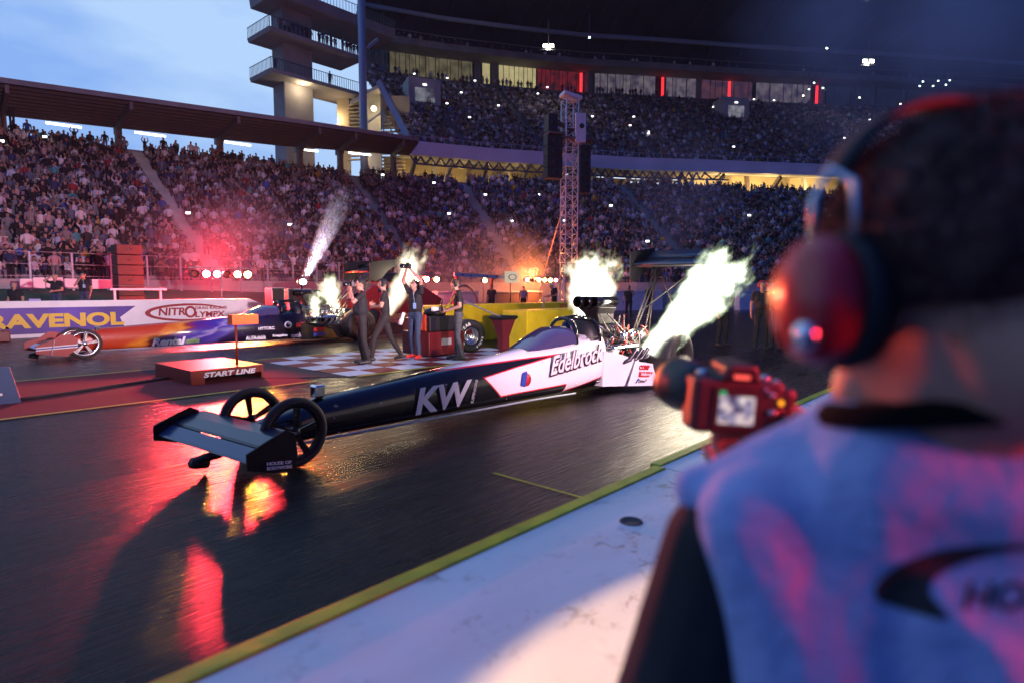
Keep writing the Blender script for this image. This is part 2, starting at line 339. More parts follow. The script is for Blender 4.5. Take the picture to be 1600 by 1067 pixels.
# oval mark
rx0 = mat('banner_red', (.30, .012, .03), .5)
cx, cz = (bx(240)+bx(352))/2, .70
mb = MB(); ring = []
for k in range(40):
    a = R(25)+k/39*R(290); ring.append((a, 1.5*cos(a), .34*sin(a)))
vs = []
for i, (a, x, z) in enumerate(ring):
    th = .10+.12*sin(pi*i/39); vs += [(cx-.1+x, -.118, cz+z), (cx-.1+x*(1-th*.55), -.118, cz+z*(1-th*1.4))]
mb.add(vs, [(2*i, 2*i+1, 2*i+3, 2*i+2) for i in range(39)], False); mb.build('oval_mark', rx0, t)
text('lettering', 'NITR', .40, rx0, t, (bx(248), -.122, .60), (1, 0, 0), (0, 0, 1), fit=bx(291)-bx(248), shear=.1, bold=.012)
text('lettering', 'O', .62, rx0, t, (bx(289), -.124, .50), (1, 0, 0), (0, 0, 1), fit=bx(307)-bx(289), bold=.015)
text('lettering', 'DRAG RACING', .16, rx0, t, (bx(306), -.122, .80), (1, 0, 0), (0, 0, 1), fit=bx(355)-bx(306), bold=.004)
text('lettering', 'LYMPX', .30, rx0, t, (bx(305), -.122, .50), (1, 0, 0), (0, 0, 1), fit=bx(352)-bx(305), shear=.1, bold=.01)

# ------------------------------------------------------------------ grandstands
T_ = np.array([(-12, 60), (8.2, 59.2), (29.2, 56), (40.4, 53.2), (48, 47.5), (54.4, 40), (67.8, 31), (84.4, 21.5), (105, 10), (130, -4)], float)
B_ = np.array([(-12, 38.5), (8.2, 38.5), (25, 36.5), (33, 34.5), (37.5, 30.5), (41.5, 24.5), (55, 14), (71, 4.5), (92, -7), (117, -21)], float)
def offs(P, d):
    out = []
    for i in range(len(P)):
        a = P[max(i-1, 0)]; b = P[min(i+1, len(P)-1)]; t = (b-a)/np.linalg.norm(b-a); out.append(P[i]+np.array([-t[1], t[0]])*d)
    return np.array(out)
U0 = np.array([(41.7, 52.8), (50, 48.9), (59.2, 43.3), (66, 38.8), (72.2, 33.5), (85.9, 22.7), (107, 4.8), (138, -20)], float)
U1 = offs(U0, 24); U2 = offs(U0, 26)
def lerpP(P, u):
    i = int(min(max(math.floor(u), 0), len(P)-2)); f = u-i; return P[i]*(1-f)+P[i+1]*f
NR, RISE = 31, .356
def rows(A, B, z0, rise, n, mb, thick=.5):
    """stepped terrace between polyline A (front) and B (back)"""
    for i in range(n):
        a = A+(B-A)*(i/n); b = A+(B-A)*((i+1)/n); z = z0+i*rise; m = len(a)
        vs = [(*p, z-rise) for p in a]+[(*p, z) for p in a]+[(*p, z) for p in b]
        mb.add(vs, [(k, k+1, m+k+1, m+k) for k in range(m-1)]+[(m+k, m+k+1, 2*m+k+1, 2*m+k) for k in range(m-1)], False)
def wallstrip(P, za, zb, mb, th=0.3):
    Q = offs(P, th); n = len(P)
    vs = [(*p, za) for p in P]+[(*p, zb) for p in P]+[(*p, zb) for p in Q]+[(*p, za) for p in Q]
    for k in range(n-1):
        pass
    mb.add(vs, [f for k in range(n-1) for f in ((k, k+1, n+k+1, n+k), (n+k, n+k+1, 2*n+k+1, 2*n+k), (2*n+k, 2*n+k+1, 3*n+k+1, 3*n+k), (3*n+k, 3*n+k+1, k+1, k))], False)
low = thing('lower_grandstand', 'long lower grandstand bowl filled with spectators behind the far lane', 'grandstand')
mb = MB(); rows(B_, T_, 2.0, RISE, NR, mb); wallstrip(T_, 11, 13.1, mb); mb.build('terrace', M['step'], low)
mb = MB(); wallstrip(offs(B_, -.3), -.1, 2.1, mb); mb.build('front_wall', M['concrete'], low)
AISLES = [(.35, .9), (1.45, 1.0), (2.62, .7), (3.78, 1.0), (5.35, 1.2), (6.3, 1.2), (7.3, 1.3)]
# stair flights laid in the aisles
for au, aw in AISLES:
    mb = MB()
    for i in range(NR*2):
        o = i/(NR*2); z = 2.0+(i//2)*RISE+(.18 if i % 2 else .0)
        a = lerpP(B_, au)*(1-o)+lerpP(T_, au)*o; b = lerpP(B_, au)*(1-o-.5/NR)+lerpP(T_, au)*(o+.5/NR)
        t = lerpP(T_, au+.05)-lerpP(T_, au-.05); t /= np.linalg.norm(t); ang = math.atan2(t[1], t[0])
        mb.box(((a[0]+b[0])/2, (a[1]+b[1])/2, z-.12), (1.1*aw, .36, .26), Matrix.Rotation(ang, 3, 'Z'))
    mb.build('stair_flight', M['concrete'], low)
# roof of the left stand
Tl = T_[:4].copy(); Tl[3] = (41.8, 51.9); zb_ = [14.4, 14.8, 15.6, 16.1]; zf_ = [14.8, 15.0, 15.7, 16.1]
fr = offs(Tl, -7.5); bk = offs(Tl, 1.0)
fr[3] = (39.0, 47.4)
mb = MB(); n = 4
vs = [(*fr[i], zf_[i]) for i in range(n)]+[(*bk[i], zb_[i]) for i in range(n)]+[(*fr[i], zf_[i]-.12) for i in range(n)]+[(*bk[i], zb_[i]-.12) for i in range(n)]
mb.cur = 0; mb.add(vs[:8], [(k, k+1, 4+k+1, 4+k) for k in range(3)])
mb.cur = 1; mb.add(vs[8:], [(k, k+1, 4+k+1, 4+k) for k in range(3)])
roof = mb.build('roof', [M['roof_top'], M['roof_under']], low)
mb = MB()
for i in range(3): mb.bar((*fr[i], zf_[i]+.02), (*fr[i+1], zf_[i+1]+.02), .12, .34)
mb.build('fascia_trim', M['roof_top'], roof)
mb = MB()
for j in range(9):      # purlins and corrugation read under the roof
    o = (j+.5)/9
    for i in range(3):
        a = fr[i]*(1-o)+bk[i]*o; b = fr[i+1]*(1-o)+bk[i+1]*o
        mb.bar((*a, zf_[i]*(1-o)+zb_[i]*o-.24), (*b, zf_[i+1]*(1-o)+zb_[i+1]*o-.24), .10, .2)
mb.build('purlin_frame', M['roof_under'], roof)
def rp_(u): return lerpP(fr, u), lerpP(bk, u), zf_[int(min(u, 2.999))]*(1-(u-int(min(u, 2.999))))+zf_[int(min(u, 2.999))+1]*(u-int(min(u, 2.999))), zb_[int(min(u, 2.999))]*(1-(u-int(min(u, 2.999))))+zb_[int(min(u, 2.999))+1]*(u-int(min(u, 2.999)))
for u in (.25, .62, 1.04, 1.38, 1.74, 2.12, 2.42, 2.85):
    a, b, za, zb = rp_(u); mb = MB(); mb.bar((*a, za-.5), (*b, zb-.5), .22, .55); mb.build('rafter', M['brown_steel'], low)
    p = b*.8+a*.2; mb = MB(); mb.span((p[0]-.22, p[1]-.22, 12.2), (p[0]+.22, p[1]+.22, zb-.5))
    mb.bar((p[0], p[1], zb-1.5), (*(b*.5+a*.5), (za+zb)/2-.6), .12); mb.bar((p[0], p[1], zb-1.3), (*b, zb-.5), .12)
    mb.build('post', M['brown_steel'], low)
for u in (1.22, 1.50, 1.83, 2.20, 2.60):
    a, b, za, zb = rp_(u); t = lerpP(bk, u+.05)-lerpP(bk, u-.05); t /= np.linalg.norm(t); mb = MB(); c = Vector((*b, zb-.45)); d = Vector((*t, 0))*1.15
    mb.tube([c-d, c+d], .09, 6); mb.build('light_tube', M['tube'], low)

# ------------------------------------------------------------------ upper stand
up = thing('upper_grandstand', 'tall dark upper tier of the stadium with lit glass boxes above the crowd', 'grandstand')
NU, UR = 35, .42
mb = MB(); rows(U0+(U1-U0)*.02, U1, 17.0, UR, NU, mb); mb.build('terrace', M['dark_concrete'], up)
mb = MB(); wallstrip(offs(U0, -.25), 15.9, 17.35, mb, .35); fas = mb.build('fascia', mat('fascia_paint', (.60, .63, .68), .6, var=.12, scale=.3), up)
mb = MB(); wallstrip(offs(U0, -.1), 17.9, 17.96, mb, .06); 
for k in range(60):
    p = lerpP(offs(U0, -.1), k/60*6.9); mb.span((p[0]-.03, p[1]-.03, 17.3), (p[0]+.03, p[1]+.03, 17.93))
mb.build('railing', M['steel_blue'], up)
# underside of the tier, dropping from the fascia to the concourse at the back
mb = MB(); n = len(U0); Ub = offs(U0, 14)
vs = [(*p, 15.9) for p in U0]+[(*p, 18.2) for p in Ub]; mb.add(vs, [(k, k+1, n+k+1, n+k) for k in range(n-1)], False); mb.build('soffit', M['dark_concrete'], up)
Cb = offs(U0, 12); mb = MB(); wallstrip(Cb, 11.8, 18.0, mb); mb.build('concourse_wall', M['beige'], up)
mb = MB(); n = len(U0); vs = [(*p, 12.9) for p in offs(U0, -1.5)]+[(*p, 12.9) for p in Cb]; mb.add(vs, [(k, k+1, n+k+1, n+k) for k in range(n-1)], False); mb.build('concourse_floor', M['concrete'], up)
# trusses and struts hanging below the fascia
mb = MB()
for k in range(34):
    u = k*.12+.05; p = lerpP(U0, u); q = lerpP(U0, u+.06); r = lerpP(U0, u+.12)
    mb.bar((*p, 15.8), (*q, 15.0), .16); mb.bar((*q, 15.0), (*r, 15.8), .16); mb.bar((*q, 15.0), (*lerpP(U0, u+.18), 15.0), .18)
mb.build('truss', M['dark_metal'], up)
for k in range(12):
    u = .15+k*.45; p = lerpP(offs(U0, 1.5), u); q = lerpP(Cb, u)
    mb = MB(); mb.bar((*(p*.55+q*.45), 12.9), (*p, 15.9), .35, .5); mb.bar((*(p*.3+q*.7), 12.9), (*(p*.2+q*.8), 17.6), .5); mb.build('raker', M['concrete'] if k % 2 else M['brown_steel'], up)
# concourse fittings: strip lights and lamps that are lit in the photograph
for u, du, z, o, w_ in ((4.35, .10, 15.2, 5, 0), (4.55, .12, 14.9, 6, 0), (4.8, .12, 15.1, 5, 0), (5.05, .1, 14.6, 7, 0), (5.25, .1, 15.2, 5, 0), (.35, .16, 14.3, 10, 0), (.75, .18, 14.6, 9, 0), (1.2, .15, 14.1, 10, 0), (1.55, .1, 14.7, 8, 0), (2.32, .14, 15.0, 0.4, 1), (2.60, .20, 15.0, .4, 1), (2.90, .20, 15.0, .4, 1), (2.88, .2, 14.45, .4, 1), (3.15, .25, 14.45, .4, 1), (3.22, .08, 15.0, .4, 1), (3.42, .2, 15.0, .4, 1), (3.5, .12, 14.45, .4, 1)):
    P_ = offs(U0, o); a = lerpP(P_, u); b = lerpP(P_, u+du); mb = MB(); mb.bar((*a, z), (*b, z), .1, .22 if w_ else .3)
    mb.build('strip_light', emat('strip_cool', (.75, .87, 1), 1.6) if w_ else emat('strip_warm', (1, .72, .36), 1.3), up)
for u in (.25, .9, 1.55, 4.35, 4.75, 5.15):
    p = lerpP(offs(U0, 7.5), u); t = up; lamp('concourse_light', 'POINT', (*p, 14.6), 420 if u < 2 else 2600, (1, .66, .26), t, .3)
# boxes: glass fronts, some lit, between walls of the upper rim
mb = MB(); wallstrip(U1, 17.0+NU*UR-.6, 17.0+NU*UR+.7, mb); mb.build('rear_wall', M['dark_concrete'], up)
zb0 = 17.0+NU*UR+.2; zb1 = zb0+4.0
G1 = offs(U0, 25.5)
def panes(u0, u1, n, m, name='window'):
    for k in range(n):
        a = lerpP(G1, u0+(u1-u0)*k/n); b = lerpP(G1, u0+(u1-u0)*(k+.95)/n)
        mb = MB(); mb.add([(*a, zb0), (*b, zb0), (*b, zb1), (*a, zb1)], [(0, 1, 2, 3)], False); mb.build(name, m, up)
wl = {}
def winmat(nm, c, s, c2=None):
    m = bpy.data.materials.new(nm); m.use_nodes = True; t = m.node_tree; t.nodes.clear(); N = t.nodes.new
    e = N('ShaderNodeEmission'); o = N('ShaderNodeOutputMaterial'); tcn = N('ShaderNodeTexCoord'); n_ = N('ShaderNodeTexNoise'); n_.inputs['Scale'].default_value = .9; n_.inputs['Detail'].default_value = 4
    r = N('ShaderNodeValToRGB'); r.color_ramp.elements[0].position = .35; r.color_ramp.elements[1].position = .65; c2 = c2 or tuple(x*.45 for x in c)
    r.color_ramp.elements[0].color = (*c2, 1); r.color_ramp.elements[1].color = (*c, 1); e.inputs[1].default_value = s
    t.links.new(tcn.outputs['Object'], n_.inputs['Vector']); t.links.new(n_.outputs['Fac'], r.inputs[0]); t.links.new(r.outputs[0], e.inputs[0]); t.links.new(e.outputs[0], o.inputs[0]); return m
wdim = winmat('window_dim', (.30, .26, .16), .5); wlit = winmat('window_lit', (.95, .82, .42), .62, (.7, .6, .3)); wred = winmat('window_red', (.38, .03, .05), .5, (.08, .02, .04)); wgrey = winmat('window_grey', (.33, .28, .33), .5, (.10, .08, .16)); wdark = winmat('window_night', (.02, .03, .07), .5)
panes(.35, 1.45, 8, wdim); panes(1.57, 1.67, 1, wlit); panes(1.78, 2.32, 4, wlit); panes(2.34, 3.02, 5, wred); panes(3.30, 4.22, 8, wgrey); panes(4.32, 4.62, 3, wgrey); panes(4.64, 5.12, 4, winmat('window_redgrey', (.22, .09, .14), .5, (.09, .05, .12))); panes(5.14, 5.50, 4, wgrey); panes(5.6, 6.95, 8, wdark); panes(.0, .33, 3, wdark); panes(3.06, 3.28, 2, wdark)
for u in (3.04, 4.28, 4.94, 5.53):
    a = lerpP(offs(U0, 25.2), u); mb = MB(); mb.tube([(*a, zb0+.3), (*a, zb1-.2)], .22, 8); mb.build('red_light_column', emat('red_neon', (1, .03, .04), 2.2), up)
for u in (1.50, 1.72, 3.16, 4.63, 5.56, 5.9):
    a = lerpP(offs(U0, 25.0), u); mb = MB(); mb.span((a[0]-.35, a[1]-.35, zb0), (a[0]+.35, a[1]+.35, zb1+.2)); mb.build('box_pier', M['dark_concrete'], up)
mb = MB()
mb = MB(); wallstrip(offs(U0, 26.3), zb0-.3, zb1+.3, mb); mb.build('box_wall', M['canopy_dark'], up)
for k in range(46):
    p = lerpP(offs(U0, 25.4), k/46*6.5); mb = MB(); mb.span((p[0]-.035, p[1]-.035, zb0), (p[0]+.035, p[1]+.035, zb1)); mb.build('mullion', M['dark_metal'], up)
mb = MB(); wallstrip(offs(U0, 22.0), zb1, zb1+.9, mb, .3); wallstrip(offs(U0, 22.3), zb1, zb1+.25, mb, 5); wallstrip(offs(U0, 21.8), zb1+1.7, zb1+1.8, mb, .1); mb.build('gallery_slab', M['dark_concrete'], up)
mb = MB(); wallstrip(offs(U0, 29), zb1, zb1+14, mb, .3); mb.build('gallery_back_wall', M['canopy_dark'], up)
mb = MB(); F0 = offs(U0, -12.0); F0[0] += (F0[0]-F0[1])*.25; K0 = offs(U0, 31); n = len(U0)  # canopy front edge carried forward, out of view, to shade the upper rows
vs = [(*p, 49) for p in F0]+[(*p, zb1+6.5) for p in K0]; mb.add(vs, [(k, k+1, n+k+1, n+k) for k in range(n-1)], False)
vs = [(*p, 50) for p in F0]+[(*p, zb1+7.5) for p in K0]; mb.add(vs, [(k, k+1, n+k+1, n+k) for k in range(n-1)], False)
mb.build('canopy', M['canopy_dark'], up)
mb = MB()
for k in range(22):
    u = k*.3; a = lerpP(offs(U0, 4), u); b = lerpP(K0, u); mb.bar((*a, 48.2), (*b, zb1+5.6), .4, 1.3)
mb.build('canopy_frame', M['canopy_dark'], up)
mb = MB(); 
for o, z in ((19.5, zb1+3.1), (24, zb1+5.2)): wallstrip(offs(U0, o), z, z+.35, mb, .4)
mb.build('catwalk', M['steel_blue'], up)
# vomitory in the upper crowd
for u, o in ((.55, .60), (4.72, .72)):
    a = lerpP(U0, u)*(1-o)+lerpP(U1, u)*o; t = lerpP(U0, u+.02)-lerpP(U0, u-.02); ang = math.atan2(t[1], t[0]); z = 17+NU*UR*o
    mb = MB(); q = Matrix.Rotation(ang, 3, 'Z'); mb.box((a[0], a[1], z+1.0), (4.2, 3.2, 3.2), q); f = mb.build('stair_entrance', M['concrete'], up)
    nrm = Vector((-sin(ang), cos(ang), 0)); c = Vector((a[0], a[1], z+.5))-nrm*1.63
    mb = MB(); mb.box(c, (2.6, .04, 1.7), q); mb.build('opening', winmat('stair_opening', (.45, .45, .55), .6, (.06, .06, .1)), f)
    mb = MB(); mb.box(c+Vector((0, 0, 1.3)), (.5, .06, .16), q); mb.build('lamp_head', emat('vom_lamp', (.95, .97, 1), 4), f)
# floodlights under the canopy edge
def flood(px, py, dep, s, label, n=2, tilt=0, cool=False):
    p = D(px, py, dep); t = thing('floodlight', label, 'floodlight', p, TH-pi/2)
    mb = MB(); mb.bar((-.9*s, 0, -.45*s), (.9*s, 0, -.45*s), .12); mb.bar((0, .1, -.45*s), (0, .1, 3.2), .12); mb.build('bracket', M['dark_metal'], t)
    for k in range(n):
        x = (k-(n-1)/2)*.75*s
        mb = MB(); mb.box((x, .12, 0), (.62*s, .2, .5*s)); h = mb.build('housing', M['dark_metal'], t)
        mb = MB(); mb.box((x, -.005, 0), (.5*s, .03, .36*s)); mb.build('lamp_face', emat('flood_face', (.7, 1, .95) if cool else (1, .93, .78), 30 if s > .8 else 9), h)
    return t
ft = flood(857, 72, 84, 1.1, 'brightest floodlight under the dark stadium canopy, above the lit windows', 2); lamp('flood_glow', 'POINT', (0, -.5, -.3), 700, (1, .9, .7), ft, .3)
ft = flood(1357, 96, 92, 1.3, 'bright twin floodlight high in the hazy right end of the stand', 2); lamp('flood_glow', 'POINT', (0, -.5, -.3), 700, (1, .9, .7), ft, .3)
flood(921, 59, 86, .55, 'small pale green lamp near the top of the canopy centre', 1, cool=True)
flood(1292, 76, 92, .6, 'small slanted white lamp left of the bright twin floodlight', 1)
flood(1352, -2, 80, .6, 'small warm lamp at the top edge of the picture', 1)
for k, (px, py) in enumerate(((1272, 130), (1286, 138), (1264, 140))): flood(px, py, 98, .5, 'small pale lamp beside the red light column, one of three', 1, cool=True)['group'] = 'pale lamps by the red light column'
for k, (px, py) in enumerate(((1442, 128), (1466, 127), (1437, 135), (1458, 135), (1478, 133), (1484, 126))):
    flood(px, py, 104, .55, 'pale green lamp in the cluster of six at the right end of the stand', 1, cool=True)['group'] = 'cluster of six pale green lamps'
for px, py in ((1343, 153), (1255, 150), (1407, 163)): flood(px, py, 100, .5, 'lone white lamp over the dark right end seats', 1)['group'] = 'lone white lamps over the right end seats'

# ------------------------------------------------------------------ stair tower beside the upper stand
tw = thing('stair_tower', 'tall concrete stair tower with cantilevered balcony slabs against the dusk sky', 'tower', (31.56, 62, 0))
mb = MB(); mb.span((2.45, 2.0, 0), (5.95, 4.5, 46)); mb.build('shaft', M['tower_concrete'], tw, bevel=.08)
def slab(z, x0, x1, y0, y1, th=.4):
    mb = MB()
    mb.loft([[(x0+.15, y0, z), (x0+.15, y1, z), (x1, y1, z), (x1, y0, z)], [(x0, y0, z+th), (x0, y1, z+th), (x1, y1, z+th), (x1, y0, z+th)]], smooth=False)
    s = mb.build('balcony_slab', M['tower_concrete'], tw); mb = MB()
    nb = 16
    for k in range(nb+1):
        y = y0+.1+(y1-y0-.2)*k/nb; mb.span((x0+.03, y-.02, z+th), (x0+.07, y+.02, z+th+1.1))
    for k in range(40):
        x = x0+.1+(x1-x0-.2)*k/39; mb.span((x-.02, y0+.05, z+th), (x+.02, y0+.09, z+th+1.1))
    mb.bar((x0+.05, y0, z+th+1.1), (x0+.05, y1, z+th+1.1), .06); mb.bar((x0, y0+.06, z+th+1.1), (x1, y0+.06, z+th+1.1), .06)
    mb.build('railing', M['dark_metal'], s)
slab(24.0, 0, 11.4, 0, 4.9); slab(28.1, -.1, 11.4, -.1, 4.9); slab(31.9, .4, 16, 0, 5.2, 1.1)
mb = MB(); mb.ball((4.1, 1.0, 23.95), (.18, .18, .06)); mb.build('ceiling_lamp', emat('ceiling_lamp', (1, .85, .6), 25), tw)
lamp('tower_light', 'POINT', (4.1, .9, 23.5), 260, (1, .78, .5), tw, .12); lamp('tower_light', 'POINT', (9, 2.5, 21.5), 260, (1, .7, .4), tw, .12)
# steel mast at the end of the upper stand
ms = thing('steel_mast', 'blue grey steel mast rising past the stair tower in front of the upper tier', 'mast', D(570, 300, 66).xy.to_3d())
mb = MB(); mb.tube([(0, 0, 8), (.05, 0, 34)], [.42, .40], 12); mb.build('column', M['steel_blue'], ms)
mb = MB(); 
a = D(592, 128, 67)-ms.location; b = D(637, 214, 66)-ms.location; mb.bar(a, b, .45, .6); mb.bar(D(590, 62, 67)-ms.location, D(574, 75, 66)-ms.location, .3); mb.build('raker', M['steel_blue'], ms)
mb = MB()
for (p, q) in (((556, 205), (598, 175)), ((598, 170), (600, 215)), ((600, 178), (615, 213))): mb.bar(D(*p, 68)-ms.location, D(*q, 68)-ms.location, .14)
mb.build('brace', M['steel_blue'], ms)
# end block of the concourse: lit louvred wall under the tier
eb = thing('concourse_block', 'warm lit concourse block with louvres between the stair tower and upper tier', 'building')
mb = MB(); a = D(529, 270, 75); b = D(640, 270, 72)
for (px0, px1, y0, y1, dep, m_) in ((529, 545, 150, 275, 74, 'beige'), (545, 640, 150, 178, 75, 'beige'), (545, 640, 178, 200, 77, 'beige'), (568, 594, 140, 275, 72, 'concrete')):
    p = D(px0, y1, dep); q = D(px1, y0, dep); n_ = Vector((FW[0], FW[1], 0))*.4
    mb = MB(); mb.add([(p.x, p.y, p.z), (q.x, q.y, p.z), (q.x, q.y, q.z), (p.x, p.y, q.z)]+[(p.x+n_.x, p.y+n_.y, p.z), (q.x+n_.x, q.y+n_.y, p.z), (q.x+n_.x, q.y+n_.y, q.z), (p.x+n_.x, p.y+n_.y, q.z)], [(0, 1, 2, 3), (7, 6, 5, 4), (0, 4, 5, 1), (1, 5, 6, 2), (2, 6, 7, 3), (3, 7, 4, 0)], False); mb.build('wall', M[m_], eb)
mb = MB(); 
for k in range(16):
    z = 16.2+k*.42
    p = D(545, 200, 73.5); q = D(566, 200, 73.2); mb.bar((p.x, p.y, z+.6), (q.x, q.y, z+.6), .5, .12)
    p = D(594, 200, 73.5); q = D(632, 200, 73.2); mb.bar((p.x, p.y, z-.8), (q.x, q.y, z-.8), .5, .12)
mb.build('louvre', M['beige'], eb)
pts = [(535, 168), (592, 132), (640, 200), (560, 205)]
mb = MB(); p = [D(548, 160, 70), D(592, 134, 68), D(600, 150, 74), D(548, 166, 76)]; mb.plate(p, .3); mb.build('ceiling', M['concrete'], eb)
lamp('concourse_light', 'POINT', D(586, 172, 70), 700, (1, .72, .32), eb, .2); lamp('concourse_light', 'POINT', D(550, 240, 70), 350, (1, .75, .4), eb, .2)
mb = MB(); mb.ball(D(584, 170, 70), .28); mb.build('ceiling_lamp', emat('conc_lamp', (1, .88, .6), 12), eb)

# ------------------------------------------------------------------ spectators
def person_template(kind):
    """one low seated or standing spectator: vertices, faces, part id (0 shirt 1 skin 2 trousers 3 hair)"""
    mb = MB(); pid = []
    def seg(f, k):
        n0 = len(mb.v); f(); pid.extend([k]*(len(mb.v)-n0))
    def ring(c, r, n=6): return [(c[0]+r[0]*cos(2*pi*k/n), c[1]+r[1]*sin(2*pi*k/n), c[2]) for k in range(n)]
    s = .45 if kind < 2 else .88      # hip height
    seg(lambda: mb.loft([ring((0, 0, s), (.17, .12)), ring((0, 0, s+.22), (.16, .12)), ring((0, .0, s+.45), (.22, .12)), ring((0, 0, s+.53), (.09, .08))]), 0)
    seg(lambda: mb.loft([ring((0, 0, s+.50), (.055, .06)), ring((0, -.01, s+.60), (.075, .09)), ring((0, -.01, s+.69), (.085, .10)), ring((0, 0, s+.73), (.07, .085))]), 1)
    seg(lambda: mb.loft([ring((0, .02, s+.69), (.09, .105)), ring((0, .02, s+.76), (.08, .095)), ring((0, .02, s+.80), (.035, .04))]), 3)
    for sx in (-1, 1):
        if kind == 0: arm = [(sx*.21, 0, s+.44), (sx*.24, -.10, s+.20), (sx*.12, -.30, s+.18)]
        elif kind == 1: arm = [(sx*.21, 0, s+.44), (sx*.25, -.18, s+.35), (sx*.08, -.22, s+.62)]
        elif kind == 2: arm = [(sx*.21, 0, s+.44), (sx*.26, 0, s+.15), (sx*.22, -.12, s-.06)]
        else: arm = [(sx*.21, 0, s+.44), (sx*.32, -.05, s+.62), (sx*.20, -.10, s+.90)]
        seg(lambda: mb.tube(arm[:2], [.06, .05], 5), 0); seg(lambda: mb.tube(arm[1:], [.045, .038], 5), 1)
        if kind < 2: seg(lambda: mb.tube([(sx*.09, 0, s+.04), (sx*.11, -.40, s+.06), (sx*.11, -.42, 0)], [.09, .08, .05], 5), 2)
        else: seg(lambda: mb.tube([(sx*.09, 0, s+.02), (sx*.10, 0, s*.5), (sx*.10, 0, 0)], [.10, .075, .055], 5), 2)
    return np.array(mb.v), mb.f, np.array(pid)
TPL = [person_template(k) for k in range(4)]
SHIRT = np.array([(.015, .013, .013), (.035, .03, .03), (.68, .62, .62), (.24, .21, .21), (.03, .04, .10), (.12, .13, .18), (.28, .03, .03), (.48, .30, .30), (.11, .07, .05), (.52, .46, .52), (.07, .28, .30), (.5, .32, .03), (.05, .10, .35)])
SW = np.array([.24, .14, .15, .09, .09, .07, .03, .04, .05, .07, .015, .01, .025]); SW /= SW.sum()
SKIN = np.array([(.36, .20, .14), (.42, .25, .18), (.30, .16, .11)]); HAIR = np.array([(.02, .015, .012), (.05, .03, .02), (.16, .10, .05), (.3, .28, .26), (.01, .01, .012)])
PANTS = np.array([(.02, .02, .025), (.03, .045, .09), (.12, .11, .10), (.2, .2, .22)])
cm = bpy.data.materials.new('crowd_clothes'); cm.use_nodes = True
va = cm.node_tree.nodes.new('ShaderNodeVertexColor'); va.layer_name = 'dye'; cm.node_tree.links.new(va.outputs[0], cm.node_tree.nodes['Principled BSDF'].inputs['Base Color']); cm.node_tree.nodes['Principled BSDF'].inputs['Roughness'].default_value = .9
def proj(p):
    x = p[0]*RT[0]+p[1]*RT[1]; y = p[0]*FW[0]+p[1]*FW[1]; z = p[2]-HC
    c = y*cp-z*sp; u = y*sp+z*cp
    return (W/2+FPX*x/c, H/2-FPX*u/c) if c > .1 else (-1e5, 0)
spots = []      # x, y, z, angle, kind, tier
def fill(A, B, z0, rise, n, umax, aisles, pitch, occ, tier, aw=.62):
    for i in range(n):
        o = (i+.55)/n; P = A+(B-A)*o; z = z0+i*rise
        u = 0.0
        while u < umax-.001:
            k = min(int(u), len(P)-2); seg = P[k+1]-P[k]; ln = np.linalg.norm(seg); t = seg/ln
            p = P[k]+seg*(u-k)
            u += pitch*rng.uniform(.9, 1.15)/ln
            if any(abs(u-a)*ln < aw for a in aisles): continue
            if rng.random() > occ: continue
            px, py = proj((p[0], p[1], z+.8))
            if px < -120 or px > 1720: continue
            kind = rng.choice(4, p=[.50, .22, .23, .05]) if tier == 0 else rng.choice(4, p=[.6, .2, .18, .02])
            spots.append((p[0]+rng.normal(0, .04), p[1]+rng.normal(0, .07), z, math.atan2(t[1], t[0])+rng.normal(0, .35), kind, tier, px, py))
fill(B_, T_, 2.0, RISE, NR, 9, [a for a, _ in AISLES], .46, .96, 0)
fill(U0+(U1-U0)*.02, U1, 17.0, UR, NU, 6.9, [.80, 1.75, 2.6, 3.42, 4.3, 5.2], .52, .92, 1, .5)
def colours(k, white=1.0):
    c = SHIRT[rng.choice(len(SHIRT), p=SW)]*rng.uniform(.75, 1.15)
    return [c, SKIN[rng.integers(3)]*rng.uniform(.8, 1.1), PANTS[rng.integers(4)], HAIR[rng.integers(5)]]
def crowd_mesh(name, items):
    V = []; F = []; C = []; base = 0
    loops = []; tot = []
    for s in items:
        v, f, pid = TPL[s[4]]; a = s[3]; sc_ = rng.uniform(.84, 1.0)
        R2 = np.array([[cos(a), -sin(a)], [sin(a), cos(a)]]); q = v.copy()*sc_; q[:, :2] = q[:, :2] @ R2.T; q += np.array(s[:3]); V.append(q)
        cc = np.array(colours(0)); C.append(cc[pid])
        for g in f: loops.extend([base+i for i in g]); tot.append(len(g))
        base += len(v)
    V = np.concatenate(V); C = np.concatenate(C); me = bpy.data.meshes.new(name)
    me.vertices.add(len(V)); me.vertices.foreach_set('co', V.ravel().astype('f4')); me.loops.add(len(loops)); me.loops.foreach_set('vertex_index', loops)
    me.polygons.add(len(tot)); me.polygons.foreach_set('loop_start', np.concatenate([[0], np.cumsum(tot)[:-1]]).astype('i4')); me.polygons.foreach_set('loop_total', tot)
    me.update(calc_edges=True); ca = me.color_attributes.new('dye', 'FLOAT_COLOR', 'POINT'); ca.data.foreach_set('color', np.concatenate([C, np.ones((len(C), 1))], 1).ravel().astype('f4'))
    me.materials.append(cm); o = bpy.data.objects.new(name, me); COL.objects.link(o); return o
def near_key(s): return s[0]*FW[0]+s[1]*FW[1]
vis = [s for s in spots if s[5] == 0 and 0 < s[6] < 700 and s[7] < 436]
vis.sort(key=near_key); single = vis[:290]; ids = set(map(id, single))
rest0 = [s for s in spots if s[5] == 0 and id(s) not in ids]; rest1 = [s for s in spots if s[5] == 1]
